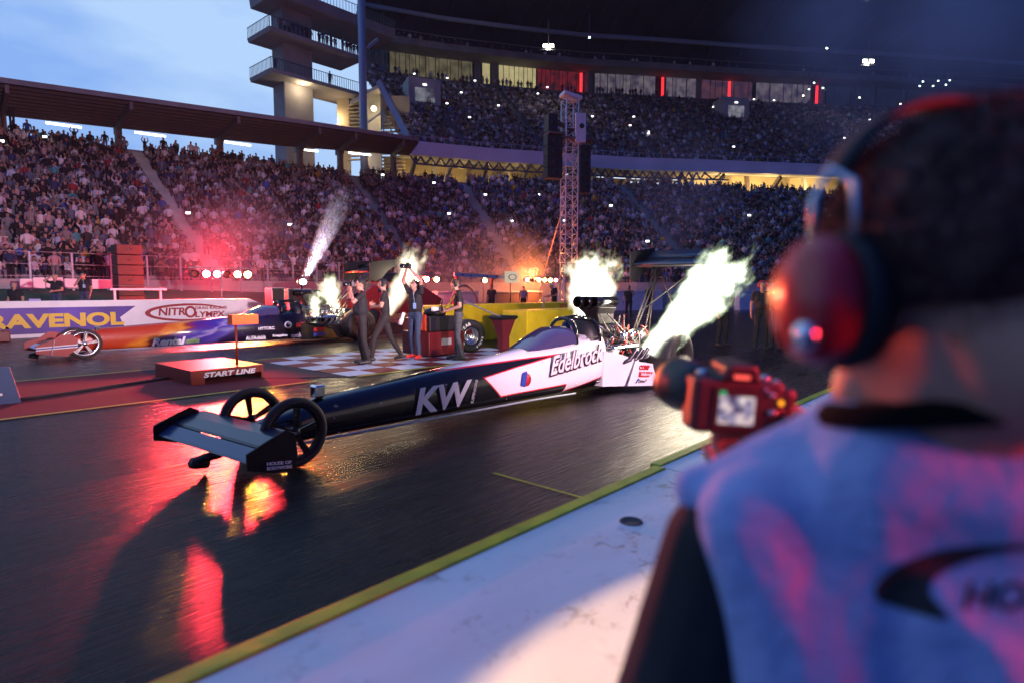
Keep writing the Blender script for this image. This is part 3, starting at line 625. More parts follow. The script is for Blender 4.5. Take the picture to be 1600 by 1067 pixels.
# gallery and balcony standing rows
for u in np.arange(.05, 6.4, .075):
    if rng.random() < .8:
        p = lerpP(offs(U0, 22.6), u); rest1.append((p[0], p[1], zb1+.28, rng.normal(-.6, .4), 2, 1, 0, 0))
for u in np.arange(.1, 4.4, .05):
    if rng.random() < .62:
        p = lerpP(offs(U0, 24.2), u); rest1.append((p[0], p[1], zb0+.1, rng.normal(-.6, .4), 2, 1, 0, 0))
for x in np.arange(32, 43, .5):
    if rng.random() < .85: rest1.append((x, 62.5, 28.5, rng.normal(0, .3), 2, 1, 0, 0))
for x in (32.4, 38.8): rest1.append((x, 62.6, 24.4, 0, 2, 1, 0, 0))
c0 = struct(crowd_mesh('lower_crowd', rest0), 'stuff'); c1 = struct(crowd_mesh('upper_crowd', rest1), 'stuff')
print('crowd', len(rest0), len(rest1), len(single))
# nearest rows: every spectator an object
def skel(v, f, pid, cols):
    me = bpy.data.meshes.new('spectator'); me.from_pydata([tuple(x) for x in v], [], f); ca = me.color_attributes.new('dye', 'FLOAT_COLOR', 'POINT')
    C = np.array(cols)[pid]; ca.data.foreach_set('color', np.concatenate([C, np.ones((len(C), 1))], 1).ravel().astype('f4')); me.materials.append(cm); me.update(); return me
names = ['black', 'charcoal', 'white', 'grey', 'navy', 'blue grey', 'red', 'pink', 'brown', 'pale lilac', 'teal', 'mustard', 'bright blue']
pool = {}
for s in single:
    si = rng.choice(len(SHIRT), p=SW); key = (si, s[4])
    if key not in pool: pool[key] = skel(*TPL[s[4]], [SHIRT[si], SKIN[si % 3], PANTS[si % 4], HAIR[(si+s[4]) % 5]])
    o = bpy.data.objects.new('spectator', pool[key]); COL.objects.link(o); o.location = s[:3]; o.rotation_euler.z = s[3]; o.scale = [rng.uniform(.95, 1.05)]*3
    pose = ['sitting', 'sitting hands up', 'standing', 'standing arms raised'][s[4]]
    tag(o, f'spectator in {names[si]} top, {pose}, in the lowest rows', 'spectator', f'spectators in {names[si]} tops {pose} in the lowest rows')
# lone standing people that stand out
def lone(px, py, Y, z, cols, label, kind=2, arms=0):
    p = AY(px, py, Y); o = bpy.data.objects.new('spectator', skel(*TPL[kind], cols)); COL.objects.link(o); o.location = (p.x, Y, z); tag(o, label, 'spectator'); return o
K_ = (.02, .02, .022)
lone(257, 260, 57.5, 12.8, [K_, SKIN[0], K_, HAIR[0]], 'dark figure standing alone at the top of the left stair')
lone(298, 300, 52.2, 9.6, [(.65, .45, .02), SKIN[0], K_, HAIR[0]], 'steward in yellow top standing on the stair of the left stand')
lone(20, 210, 57.5, 13.4, [K_, SKIN[0], K_, HAIR[0]], 'dark figure with raised arms under the left roof', 3)
# phones glowing in the crowd
pm = emat('phone_screen', (.93, .96, 1), 5); mbp = MB(); mbp.box((0, 0, 0), (.30, .05, .15)); ph0 = None
for px, py in ((699, 167), (857, 138), (925, 187), (840, 151), (780, 171), (735, 188), (724, 150), (991, 188), (988, 202), (1013, 214), (1178, 147), (1208, 163), (1358, 192), (1319, 222), (1014, 213), (1114, 171), (1145, 234), (882, 354), (955, 327), (758, 310), (699, 340), (800, 354), (844, 309), (676, 293), (600, 283), (455, 362), (886, 270), (1167, 345), (1291, 346), (1008, 386), (292, 352), (81, 228), (8, 228), (706, 44), (752, 50), (662, 25)):
    hit = None
    for i in range(60):          # walk the ray until it meets a terrace
        dpt = 30+i; p = D(px, py, dpt)
        hit = p; best = None
    # nearest spectator in projection
    cand = min(spots, key=lambda s: (s[6]-px)**2+(s[7]-py)**2)
    if ph0 is None: ph0 = mbp.build('phone', pm); o = ph0
    else: o = ph0.copy(); COL.objects.link(o)
    o.rotation_euler.z = TH-pi/2; v = Vector((cand[0], cand[1], cand[2]+1.15)); dr = Vector((FW[0], FW[1], 0)); o.location = v-dr*.45
    tag(o, 'small glowing phone screen held up in the crowd', 'phone', 'glowing phones held up in the crowd')

# ------------------------------------------------------------------ dragsters
def paint_near():
    """white and black livery with a red pinstripe, split by straight lines in the body's own x-z"""
    m = bpy.data.materials.new('livery_black_white'); m.use_nodes = True; t = m.node_tree; b = t.nodes['Principled BSDF']; N = t.nodes.new; K = t.links.new
    c = N('ShaderNodeTexCoord'); s = N('ShaderNodeSeparateXYZ'); K(c.outputs['Object'], s.inputs[0])
    def line(p, q, flip=1):
        (x0, z0), (x1, z1) = p, q; nx, nz_ = -(z1-z0), (x1-x0); l = math.hypot(nx, nz_)*flip; nx /= l; nz_ /= l
        a = N('ShaderNodeMath'); a.operation = 'MULTIPLY_ADD'; a.inputs[1].default_value = nx; a.inputs[2].default_value = -(nx*x0+nz_*z0); K(s.outputs['X'], a.inputs[0])
        d = N('ShaderNodeMath'); d.operation = 'MULTIPLY_ADD'; d.inputs[1].default_value = nz_; K(s.outputs['Z'], d.inputs[0]); K(a.outputs[0], d.inputs[2]); return d.outputs[0]
    def op(o, a, b_):
        n = N('ShaderNodeMath'); n.operation = o; K(a, n.inputs[0]); K(b_, n.inputs[1]); return n.outputs[0]
    above_low = line((2.87, .235), (4.1, .26)); below_up = line((2.58, .50), (4.14, .70), -1); right_of = line((2.58, .50), (2.87, .235))
    side = op('MINIMUM', op('MINIMUM', above_low, below_up), right_of)
    top = line((1.9, .655), (4.14, .70)); 
    xb = N('ShaderNodeMath'); xb.operation = 'ADD'; xb.inputs[1].default_value = -4.14; K(s.outputs['X'], xb.inputs[0])
    low2 = line((4.2, .16), (4.95, .27)); rear = op('MINIMUM', xb.outputs[0], op('MAXIMUM', low2, line((4.2, .14), (5.0, .06), -1)))
    xt = N('ShaderNodeMath'); xt.operation = 'ADD'; xt.inputs[1].default_value = -1.9; K(s.outputs['X'], xt.inputs[0])
    white = op('MAXIMUM', side, op('MAXIMUM', op('MINIMUM', top, xt.outputs[0]), rear))
    w1 = N('ShaderNodeMath'); w1.operation = 'GREATER_THAN'; w1.inputs[1].default_value = 0; K(white, w1.inputs[0])
    ab = N('ShaderNodeMath'); ab.operation = 'COMPARE'; ab.inputs[1].default_value = -.008; ab.inputs[2].default_value = .008; K(white, ab.inputs[0])
    m1 = N('ShaderNodeMix'); m1.data_type = 'RGBA'; m1.inputs['A'].default_value = (.007, .007, .009, 1); m1.inputs['B'].default_value = (.80, .79, .82, 1); K(w1.outputs[0], m1.inputs['Factor'])
    m2 = N('ShaderNodeMix'); m2.data_type = 'RGBA'; m2.inputs['B'].default_value = (.55, .01, .02, 1); K(m1.outputs['Result'], m2.inputs['A']); K(ab.outputs[0], m2.inputs['Factor']); K(m2.outputs['Result'], b.inputs['Base Color'])
    b.inputs['Roughness'].default_value = .22; b.inputs['Coat Weight'].default_value = .7; b.inputs['Coat Roughness'].default_value = .05
    return m
def paint_far():
    m = bpy.data.materials.new('livery_orange_violet'); m.use_nodes = True; t = m.node_tree; b = t.nodes['Principled BSDF']; N = t.nodes.new; K = t.links.new
    c = N('ShaderNodeTexCoord'); s = N('ShaderNodeSeparateXYZ'); K(c.outputs['Object'], s.inputs[0])
    mp = N('ShaderNodeMapping'); mp.inputs['Scale'].default_value = (.5, 1, 2.2); mp.inputs['Rotation'].default_value = (0, .25, 0); n = N('ShaderNodeTexNoise'); n.inputs['Scale'].default_value = 1.6; n.inputs['Distortion'].default_value = 1.5; K(c.outputs['Object'], mp.inputs[0]); K(mp.outputs[0], n.inputs['Vector'])
    a = N('ShaderNodeMath'); a.operation = 'MULTIPLY_ADD'; a.inputs[1].default_value = .235; K(s.outputs['X'], a.inputs[0])
    a2 = N('ShaderNodeMath'); a2.operation = 'MULTIPLY_ADD'; a2.inputs[1].default_value = -.35; a2.inputs[2].default_value = 0; K(s.outputs['Z'], a2.inputs[0]); K(a2.outputs[0], a.inputs[2])
    a3 = N('ShaderNodeMath'); a3.operation = 'MULTIPLY_ADD'; a3.inputs[1].default_value = .30; K(n.outputs['Fac'], a3.inputs[0]); a3.inputs[2].default_value = 0; 
    su = N('ShaderNodeMath'); su.operation = 'ADD'; K(a.outputs[0], su.inputs[0]); K(a3.outputs[0], su.inputs[1])
    r = N('ShaderNodeValToRGB'); e = r.color_ramp.elements; e[0].position = .0; e[0].color = (.36, .03, .008, 1); e[1].position = .93; e[1].color = (.010, .008, .016, 1)
    for p, cc in ((.28, (.42, .05, .01)), (.38, (.62, .24, .02)), (.42, (.25, .03, .03)), (.46, (.10, .02, .22)), (.56, (.05, .03, .32)), (.60, (.30, .26, .5)), (.63, (.05, .025, .28)), (.74, (.10, .08, .36)), (.80, (.02, .012, .06))):
        x = e.new(p); x.color = (*cc, 1)
    K(su.outputs[0], r.inputs[0]); K(r.outputs[0], b.inputs['Base Color']); b.inputs['Roughness'].default_value = .25; b.inputs['Coat Weight'].default_value = .6; b.inputs['Coat Roughness'].default_value = .05
    return m
mm('rim_black', (.015, .015, .017), .3, .6); mm('rim_silver', (.75, .75, .78), .22, 1); mm('wing_black', (.006, .006, .009), .6, spec=.25); mm('hose', (.05, .045, .04), .5); mm('hose_red', (.4, .03, .02), .4); mm('steel_hose', (.22, .20, .18), .4, .8)
mm('visor', (.015, .015, .02), .1, coat=1); mm('letter_white', (.82, .82, .84), .4); mm('letter_dark', (.03, .01, .02), .4); mm('letter_red', (.5, .02, .03), .4); mm('letter_blue', (.03, .06, .35), .4); mm('flag_red', (.30, .015, .015), .4)
mm('tire', (.022, .021, .021), .62, bump=.25, scale=60, var=.3)
def sect(x, hw, zb, zt, yo=0, n=20, pw=3.2):
    out = []
    for k in range(n):
        a = 2*pi*k/n; c, s_ = cos(a), sin(a)
        wy = hw*math.copysign(abs(c)**(2/pw), c); wz = (zt-zb)/2*math.copysign(abs(s_)**(2/pw), s_)
        if s_ > 0: wy *= .80+.2*(1-s_)     # shoulders draw in towards the top
        out.append((x, wy+yo, (zb+zt)/2+wz))
    return out
def wheel(parent, name, c, r, wdt, rimm, spokes, rear=False):
    t = thing_part(name, parent, c); mb = MB(); h = wdt/2; ri = r*(.52 if rear else .80)
    if rear:
        prof = [(ri, h*.78), (ri*1.15, h), (r*.86, h*1.0), (r*.965, h*.92), (r, h*.70), (r*1.004, 0), (r, -h*.70), (r*.965, -h*.92), (r*.86, -h), (ri*1.15, -h), (ri, -h*.78)]
    else:
        prof = [(ri, h*.8), (ri*1.06, h), (r*.95, h*.9), (r*.99, h*.5), (r, 0), (r*.99, -h*.5), (r*.95, -h*.9), (ri*1.06, -h), (ri, -h*.8)]
    mb.lathe(prof+[prof[0]], 48, (0, 0, 0), 'Y'); mb.build('tyre', M['tire'], t)
    mb = MB()
    mb.lathe([(ri*.98, h*.86), (ri*1.02, h*.80), (ri*1.02, -h*.80), (ri*.98, -h*.86), (ri*.90, -h*.84), (ri*.88, -h*.55), (ri*.88, h*.55), (ri*.90, h*.84), (ri*.98, h*.86)], 40, (0, 0, 0), 'Y')
    mb.lathe([(0, -h*.35-.02), (ri*.16, -h*.35-.02), (ri*.20, -h*.3), (ri*.20, h*.3), (0, h*.3)], 20, (0, 0, 0), 'Y')
    if rear:
        mb.lathe([(0, -h*.15), (ri*.5, -h*.15), (ri*.62, -h*.30), (ri*.9, -h*.35), (ri*.9, -h*.28), (0, -h*.08)], 32, (0, 0, 0), 'Y')
        for k in range(12): a = 2*pi*k/12; mb.ball((ri*.72*cos(a), -h*.36, ri*.72*sin(a)), .014, 6, 4)
    else:
        for k in range(spokes):
            for d in (-.10, .10):
                a = 2*pi*k/spokes+.2; p = (ri*.15*cos(a+d), -h*.3, ri*.15*sin(a+d)); q = (ri*.92*cos(a+d*.8), -h*.25, ri*.92*sin(a+d*.8))
                mb.bar(p, q, .016, .028)
    mb.build('rim', rimm, t)
    return t
def thing_part(name, parent, loc=(0, 0, 0), rot=(0, 0, 0)):
    o = bpy.data.objects.new(name, None); COL.objects.link(o); o.parent = parent; o.location = loc; o.rotation_euler = rot; o.empty_display_size = .1; return o
def dragster(style, X0, Yc, s, label, sx=1.0):
    root = thing('dragster', label, 'dragster', (X0, Yc, 0)); root.scale = (s*sx, s, s)
    near = style == 'near'; paint = paint_near() if near else paint_far(); wb = 6.45
    mb = MB()
    mb.loft([sect(q[0], q[1], q[2], q[3]+(0 if near else max(0, .10-.03*abs(q[0]-.3)))) for q in ((-.62, .03, .20, .26), (-.5, .07, .16, .31), (-.2, .12, .13, .40), (.15, .15, .13, .47), (.36, .16, .13, .53), (.9, .165, .125, .57), (1.7, .18, .12, .64), (2.5, .20, .115, .70), (3.2, .225, .11, .77), (3.5, .26, .105, .81), (3.9, .30, .10, .83), (4.4, .33, .10, .86), (4.9, .34, .10, .93), (5.10, .335, .10, .97), (5.16, .28, .12, .94))])
    body = mb.build('body', paint, root)
    mb = MB()   # belly rail catching light
    mb.tube([(-.1, -.17, .14), (1.7, -.20, .125), (3.4, -.25, .115), (4.3, -.33, .105)], .014, 6); mb.build('side_rail', M['steel_blue'], root)
    mb = MB(); 
    for x, z in ((.45, .33), (.5, .18), (1.0, .4), (1.9, .5), (2.9, .2), (3.6, .62), (4.35, .24), (4.36, .8), (4.9, .6), (.47, .45)): mb.ball((x, -.175-(x*.03), z), .009, 6, 4)
    mb.build('panel_fastener', M['chrome'], root)
    # cockpit side fairing and rear wing-like panel
    if near:
        mb = MB()
        for sy in (-1, 1):
            mb.loft([[(5.0, sy*.33, .12), (5.0, sy*.35, .66), (5.0, sy*.20, .70), (5.0, sy*.18, .12)], [(5.5, sy*.44, .08), (5.5, sy*.46, .54), (5.5, sy*.30, .58), (5.5, sy*.28, .08)], [(5.75, sy*.50, .07), (5.75, sy*.52, .48), (5.75, sy*.40, .50), (5.75, sy*.38, .07)]], smooth=False)
        mb.build('side_pod', M['white_paint'], root)
        mb = MB(); mb.plate([(5.42, -.52, .10), (6.02, -.62, .045), (6.20, -.62, .37), (5.62, -.53, .47)], .012); pn = mb.build('side_panel', M['white_paint'], root)
        ux = (.60, -.075, -.055); uy = (.06, -.02, 1)
        o0 = Vector((5.62, -.56, .345))
        text('lettering', 'COMP', .095, M['letter_red'], pn, Vector((5.68, -.568, .335)), ux, uy, bold=.006, shear=.15, fit=.27)
        mb = MB(); mb.plate([(5.98, -.588, .33), (6.08, -.604, .32), (6.07, -.604, .39), (5.97, -.588, .40)], .004); mb.build('emblem', M['letter_blue'], pn)
        mb = MB(); mb.plate([(5.67, -.566, .215), (6.02, -.606, .18), (6.035, -.608, .265), (5.685, -.568, .30)], .006); mb.build('emblem', M['letter_red'], pn)
        text('lettering', 'Edelbrock', .07, M['letter_white'], pn, Vector((5.72, -.58, .235)), ux, uy, bold=.001, shear=.3, fit=.26)
        text('lettering', 'DriveZone', .075, M['letter_dark'], pn, Vector((5.66, -.566, .125)), ux, uy, bold=.003, shear=.2, fit=.32)
        mb = MB(); mb.plate([(5.58, -.556, .13), (5.66, -.566, .20), (5.68, -.568, .185), (5.61, -.559, .12)], .004); mb.build('emblem', M['letter_blue'], pn)
    # lettering on the side
    def side_text(txt, x, z, size, m, fit, dx=1, dz=0, shear=0, bold=0, y=None, out=.004):
        yy = y if y is not None else -(.16+.03*x)-.012
        return text('lettering', txt, size, m, body, (x, yy-out, z), (1, -.02, dz), (0, -.0, 1), fit=fit, shear=shear, bold=bold, depth=.003)
    if near:
        side_text('KW', 1.46, .215, .40, M['letter_white'], .86, dz=.02, shear=.22, bold=.012, y=-.205)
        text('lettering', 'SUSPENSIONS', .058, M['letter_white'], body, (2.33, -.232, .22), (.30, -.01, 1), (-1, 0, .30), fit=.29, depth=.002)
        for dz_, k in ((0, 'letter_dark'), (.012, 'letter_white')):
            side_text('Edelbrock', 3.72, .42+dz_, .36, M[k] if k == 'letter_dark' else mat('letter_pinkwhite', (.8, .72, .78), .35), 1.27-dz_, dz=.09, shear=.35, bold=.020 if k == 'letter_dark' else .0045, y=-.325, out=.004+dz_*.5)
        # round emblem on the white flash
        mb = MB(); mb.lathe([(0, 0), (.085, 0), (.085, .006)], 20, (3.32, -.249, .40), 'Y'); mb.build('emblem', M['letter_red'], body)
        mb = MB(); mb.plate([(3.20, -.246, .34), (3.28, -.251, .31), (3.32, -.252, .50), (3.30, -.252, .52), (3.23, -.248, .50)], .006); mb.build('emblem', M['letter_blue'], body)
        text('lettering', 'M Sørensen', .05, M['letter_dark'], body, (4.62, -.285, .86), (1, 0, .04), (0, .15, 1), shear=.3, fit=.30)
    else:
        side_text('Rental', 1.35, .17, .24, M['letter_white'], .72, shear=.3, bold=.012, y=-.215); side_text('zone', 2.07, .18, .20, mat('letter_green', (.25, .5, .05), .4), .30, shear=.3, bold=.003, y=-.225)
        for tx, x, z, sz, ft_ in (('ALFAdekk', 3.42, .17, .15, .52), ('HYTORC', 3.75, .42, .11, .42), ('Knapphus', 4.12, .22, .08, .40), ('spolo.', 4.62, .17, .17, .38)):
            side_text(tx, x, z, sz, M['letter_white'], ft_, bold=.004, y=-.355)
        mb = MB(); mb.lathe([(.06, 0), (.10, 0), (.10, .006), (.06, .006)], 20, (4.55, -.362, .52), 'Y'); mb.lathe([(0, 0), (.03, 0), (.03, .006)], 12, (4.57, -.362, .55), 'Y'); mb.build('emblem', M['letter_white'], body)
        mb = MB(); mb.plate([(4.78, -.36, .45), (4.98, -.36, .45), (4.98, -.36, .57), (4.78, -.36, .57)], .006); mb.build('emblem', M['letter_red'], body)
        # rear lower panels
        mb = MB()
        for sy in (-1, 1): mb.plate([(4.9, sy*.37, .08), (7.0, sy*.42, .06), (7.0, sy*.42, .34), (5.3, sy*.38, .52), (4.9, sy*.36, .56)], .02)
        pn = mb.build('side_panel', M['gloss_black'], root)
        for x, z, cc in ((5.25, .36, 'letter_red'), (5.25, .22, 'letter_blue')):
            mb = MB(); mb.plate([(x, -.405, z-.06), (x+.34, -.412, z-.06), (x+.34, -.412, z+.05), (x, -.405, z+.05)], .006); mb.build('emblem', M[cc], pn)
        text('lettering', 'Rk', .26, M['letter_white'], pn, (6.15, -.435, .22), (1, -.02, 0), (0, 0, 1), fit=.34, bold=.008)
    # front wheels on an axle
    fw = [wheel(root, 'front_wheel', (-.10 if near else .04, sy*.42-.01, .32), .32, .072, M['rim_black'] if near else M['rim_silver'], 5) for sy in (-1, 1)]
    fw[1].rotation_euler.z = pi
    mb = MB(); mb.tube([(-.05, -.40, .30), (-.05, .40, .30)], .022, 8); mb.bar((.05, -.14, .22), (-.05, -.38, .28), .02); mb.bar((.05, .14, .22), (-.05, .38, .28), .02); mb.build('front_axle', M['dark_metal'], root)
    mb = MB(); mb.box((.36, -.05, .60), (.11, .12, .13)); mb.build('camera_pod', M['chrome'], root, bevel=.02)
    # front wing: a wide blade in front of the axle, tip plates turned up
    wm = M['wing_black']; mb = MB()
    b_ = .80 if near else .58
    for sy in (1,):
        mb.loft([[(-.58, y, .32), (-.57, y, .34), (-.44, y, .385), (-.30, y, .41), (-.29, y, .398), (-.44, y, .365)] for y in (-b_, b_)], smooth=False)
    fwg = mb.build('front_wing', mat('wing_navy', (.012, .018, .045), .3, coat=.25) if near else M['flag_red'], root)
    mb = MB(); mb.loft([[(-.72, y, .235), (-.71, y, .255), (-.60, y, .32), (-.58, y, .305)] for y in (-b_, b_)], smooth=False); mb.build('flap', mat('wing_blue', (.03, .05, .12), .25, coat=.3) if near else M['letter_white'], fwg)
    for sy in (-1, 1):
        y = sy*(b_+.012); mb = MB()
        mb.plate([(-.76, y, .20), (-.56, y, .14), (-.36, y, .10), (-.32, y, .24), (-.34, y, .42), (-.42, y, .46), (-.56, y, .41), (-.76, y, .33)], .018) if near else mb.plate([(-.80, y, .18), (-.30, y, .09), (-.14, y, .22), (-.10, y, .44), (-.20, y, .54), (-.38, y, .56), (-.52, y, .44), (-.80, y, .34)], .02); ep = mb.build('end_plate', wm if near else M['flag_red'], fwg)
        if sy < 0 and near:
            text('lettering', 'HOUSE OF', .036, M['letter_white'], ep, (-.60, y-.014, .210), (1, 0, -.15), (0, 0, 1), fit=.22, bold=.001); text('lettering', 'BODYWORK', .036, M['letter_white'], ep, (-.60, y-.014, .172), (1, 0, -.15), (0, 0, 1), fit=.23, bold=.001)
    if not near:      # flag cross on the near wing half
        for q in (((-.80, -.605, .27), (-.11, -.605, .30), .07, 'letter_white'), ((-.80, -.610, .27), (-.11, -.610, .30), .03, 'letter_blue')):
            mb = MB(); mb.bar(q[0], q[1], .006, q[2]); mb.build('flag_cross', M[q[3]], fwg)
        for q in (((-.56, -.607, .15), (-.50, -.607, .44), .10, 'letter_white'), ((-.56, -.613, .15), (-.50, -.613, .44), .045, 'letter_blue')):
            mb = MB(); mb.bar(q[0], q[1], .006 if 0 else q[2], q[2]*.0+.006); mb.build('flag_cross', M[q[3]], fwg)
        for yy in (-.3, 0, .3):
            mb = MB(); mb.span((-1.0, yy-.05, .33), (-.3, yy+.05, .46)); 
    if near: fwg.rotation_euler.z = R(5); fwg.location.x = -.05
    mb = MB(); mb.tube([(-.40, 0, .24), (-.60, 0, .15), (-.80, .05, .11)], [.035, .045, .03], 8); mb.tube([(-.80, .05, .10), (-.66, .1, .06)], .05, 8); mb.build('wheelie_skid', M['black'], root)
    # windscreen and cockpit hoop
    def ws(x, hw, z, zb): return [(x, hw*cos(a), zb+(z-zb)*sin(a)**.8 if sin(a) > 0 else zb) for a in [pi*k/14 for k in range(15)]]
    mb = MB(); mb.loft([ws(3.42, .20, .80, .77), ws(3.62, .25, .90, .78), ws(3.85, .28, 1.00, .79), ws(4.02, .29, 1.06, .80), ws(4.36, .30, 1.06, .82)], closed=False, cap=False)
    mb.build('windscreen', M['screen_tint'], root)
    mb = MB()
    hoop = lambda x, hw, z: [(x, hw*cos(pi*k/12), .80+(z-.80)*sin(pi*k/12)**.75) for k in range(13)]
    mb.tube(hoop(4.42, .26, 1.17), .028, 8); mb.tube(hoop(5.0, .27, 1.16), .030, 8)
    for a in (pi*.35, pi*.5, pi*.65): mb.tube([(4.42, .26*cos(a), .80+.37*sin(a)**.75), (4.75, .27*cos(a), .82+.38*sin(a)**.75), (5.0, .27*cos(a), .80+.36*sin(a)**.75)], .022, 6)
    mb.build('roll_cage', M['gloss_black'], root)
    mb = MB(); mb.loft([[(x, .25*k*cos(a), .82+(.30*k)*sin(a)) for a in [pi*j/10 for j in range(11)]] for x, k in ((4.80, 1.0), (5.02, 1.05), (5.2, .8))], closed=False); mb.build('headrest', M['black'], root)
    # driver
    dr = thing('person', 'driver in a dark helmet inside the roll cage of the ' + ('black and white dragster' if near else 'violet and orange dragster'), 'driver', (X0+4.55*s*sx, Yc, 0)); dr.scale = (s, s, s)
    mb = MB(); mb.loft([sect(-.10, .16, .55, .86), sect(.10, .20, .5, .92), sect(.25, .16, .5, .90)]); mb.ball((.08, 0, .92), .08); mb.build('torso', M['black'], dr)
    mb = MB(); mb.ball((0.02, 0, 1.01), (.135, .12, .13), 20, 12); mb.build('helmet', M['navy'], dr); mb = MB(); mb.loft([[(-.12+.03*abs(k-3)/3*2, .10*(k-3)/3, z) for k in range(7)] for z in (.97, 1.04)], closed=False, cap=False); mb.build('visor', M['visor'], dr)
    # engine
    en = thing_part('engine', root, (0, 0, 0))
    mb = MB(); mb.span((5.25, -.20, .22), (6.05, .20, .60)); mb.span((5.20, -.12, .15), (6.3, .12, .3)); mb.build('engine_block', M['dark_metal'], en, bevel=.02)
    for sy in (-1, 1):
        mb = MB(); mb.box((5.65, sy*.26, .66), (.74, .15, .17), Matrix.Rotation(sy*-.6, 3, 'X')); vc = mb.build('valve_cover', M['chrome'], en, bevel=.025)
        mb = MB()
        for k in range(4): mb.box((5.38+k*.18, sy*.34, .70), (.05, .02, .05), Matrix.Rotation(sy*-.6, 3, 'X'))
        mb.build('spark_lead', M['black'], vc)
        for k in range(4):
            x = 5.36+k*.185; mb = MB(); mb.tube([(x, sy*.26, .50), (x+.05, sy*.40, .44), (x+.14, sy*.50, .50), (x+.24, sy*.56, .66)], [.030, .032, .034, .036], 10, cap=False); mb.build('exhaust_pipe', M['dark_metal'], en)
    mb = MB(); mb.loft([[(x, .17*cos(a)*k, .93+.13*sin(a)*k) for a in [2*pi*j/16 for j in range(16)]] for x, k in [(5.18+i*.035, 1.0 if i % 2 else .93) for i in range(22)]], smooth=False); mb.build('supercharger', M['dark_metal'], en)
    mb = MB(); mb.span((5.0, -.05, .45), (5.06, .05, 1.0)); mb.lathe([(0, -.02), (.10, -.02), (.10, .05), (0, .05)], 18, (5.05, 0, .95), 'X'); mb.lathe([(0, -.02), (.09, -.02), (.09, .05), (0, .05)], 18, (5.05, 0, .45), 'X'); mb.build('drive_belt', M['rubber'], en)
    # injector hat: scoop with three round mouths facing forward over a tapered neck
    mb = MB(); mb.loft([[(5.25+dx, y, z) for dx, y, z in ((0, -.09, 1.04), (.42, -.09, 1.04), (.42, .09, 1.04), (0, .09, 1.04))], [(5.12+dx, y, z) for dx, y, z in ((0, -.13, 1.22), (.52, -.11, 1.20), (.52, .11, 1.20), (0, .13, 1.22))], [(5.04+dx, y, z) for dx, y, z in ((0, -.22, 1.33), (.58, -.18, 1.31), (.58, .18, 1.31), (0, .22, 1.33))]], smooth=False)
    hat = mb.build('injector_hat', M['black'], en, bevel=.02)
    for k in (-1, 0, 1):
        mb = MB(); mb.lathe([(.082, -.04), (.092, -.03), (.090, .10), (.085, .55), (.03, .60), (0, .60)], 20, (5.03, k*.155, 1.40), 'X'); mb.build('intake_tube', M['gloss_black'], hat)
    mb = MB(); mb.lathe([(0, 0), (.16, 0), (.17, .05), (.17, .30), (.15, .34), (0, .34)], 20, (6.45, 0, .75), 'X'); mb.lathe([(0, 0), (.12, 0), (.12, .5), (0, .5)], 16, (6.0, 0, .30), 'X'); mb.build('clutch_housing', M['dark_metal'], en)
    rr = random.Random(5 if near else 9)
    for k in range(26):
        p = Vector((rr.uniform(5.1, 6.3), rr.choice((-1, -1, 1))*rr.uniform(.12, .30), rr.uniform(.45, 1.25))); q = Vector((rr.uniform(5.1, 6.5), -rr.uniform(.05, .32), rr.uniform(.35, 1.0)))
        md = (p+q)/2+Vector((rr.uniform(-.15, .15), -rr.uniform(.02, .14), rr.uniform(-.2, .15))); pts = [p*(1-t)**2+md*2*t*(1-t)+q*t*t for t in [j/7 for j in range(8)]]
        mb = MB(); mb.tube(pts, rr.choice((.008, .011, .014)), 6); mb.build('hose', M[rr.choice(('hose', 'steel_hose', 'hose_red', 'black', 'steel_hose'))], en)
    for sx_, sy in ((5.4, -.22), (5.75, -.25), (6.1, -.2), (5.6, -.3), (5.9, -.28)):
        mb = MB(); mb.lathe([(0, 0), (.035, 0), (.04, .02), (.04, .10), (.02, .13), (0, .13)], 10, (sx_, sy, .78), 'Z'); mb.build('filter_canister', M['chrome'], en)
    # chassis tubes behind the cockpit
    mb = MB()
    for sy in (-1, 1):
        mb.tube([(4.9, sy*.28, .20), (6.4, sy*.26, .22), (6.9, sy*.2, .30)], .022, 8); mb.tube([(5.0, sy*.24, 1.05), (5.6, sy*.28, .78), (6.6, sy*.24, .62)], .018, 8); mb.tube([(5.1, sy*.30, .7), (6.6, sy*.26, .62)], .016, 8)
        for x in (5.3, 5.8, 6.3): mb.tube([(x, sy*.27, .2), (x+.25, sy*.27, .68)], .014, 6)
    mb.build('chassis_tube', M['chrome'] if not near else M['dark_metal'], root)
    mb = MB(); mb.tube([(wb, -.8, .45), (wb, .8, .45)], .05, 10); mb.ball((wb, 0, .45), (.18, .16, .2)); mb.build('rear_axle', M['dark_metal'], root)
    rw = [wheel(root, 'rear_wheel', (wb+.05, sy*.68, .455), .455, .43, M['rim_silver'] if 0 else M['dark_metal'], 0, True) for sy in (-1, 1)]; rw[1].rotation_euler.z = pi
    # rear wing on struts
    wg = thing_part('rear_wing', root, (8.05 if near else 7.3, 0, 0)); zz = 2.04; hw = .80 if near else .70
    mb = MB(); mb.loft([[(-.34, y, zz+.02), (-.30, y, zz+.07), (-.05, y, zz+.10), (.20, y, zz+.16), (.20, y, zz+.14), (-.05, y, zz+.04), (-.30, y, zz-.01)] for y in (-hw, hw)]); mb.build('main_element', M['navy'] if near else M['wing_black'], wg)
    mb = MB(); mb.loft([[(.16, y, zz+.16), (.20, y, zz+.21), (.46, y, zz+.34), (.44, y, zz+.30), (.20, y, zz+.17)] for y in (-hw, hw)]); mb.build('upper_element', M['navy'] if near else M['wing_black'], wg)
    mb = MB(); mb.tube([(-.34, -hw, zz+.0), (-.34, hw, zz+.0)], .028, 8); mb.build('leading_edge', M['wing_black'] if near else M['red'], wg)
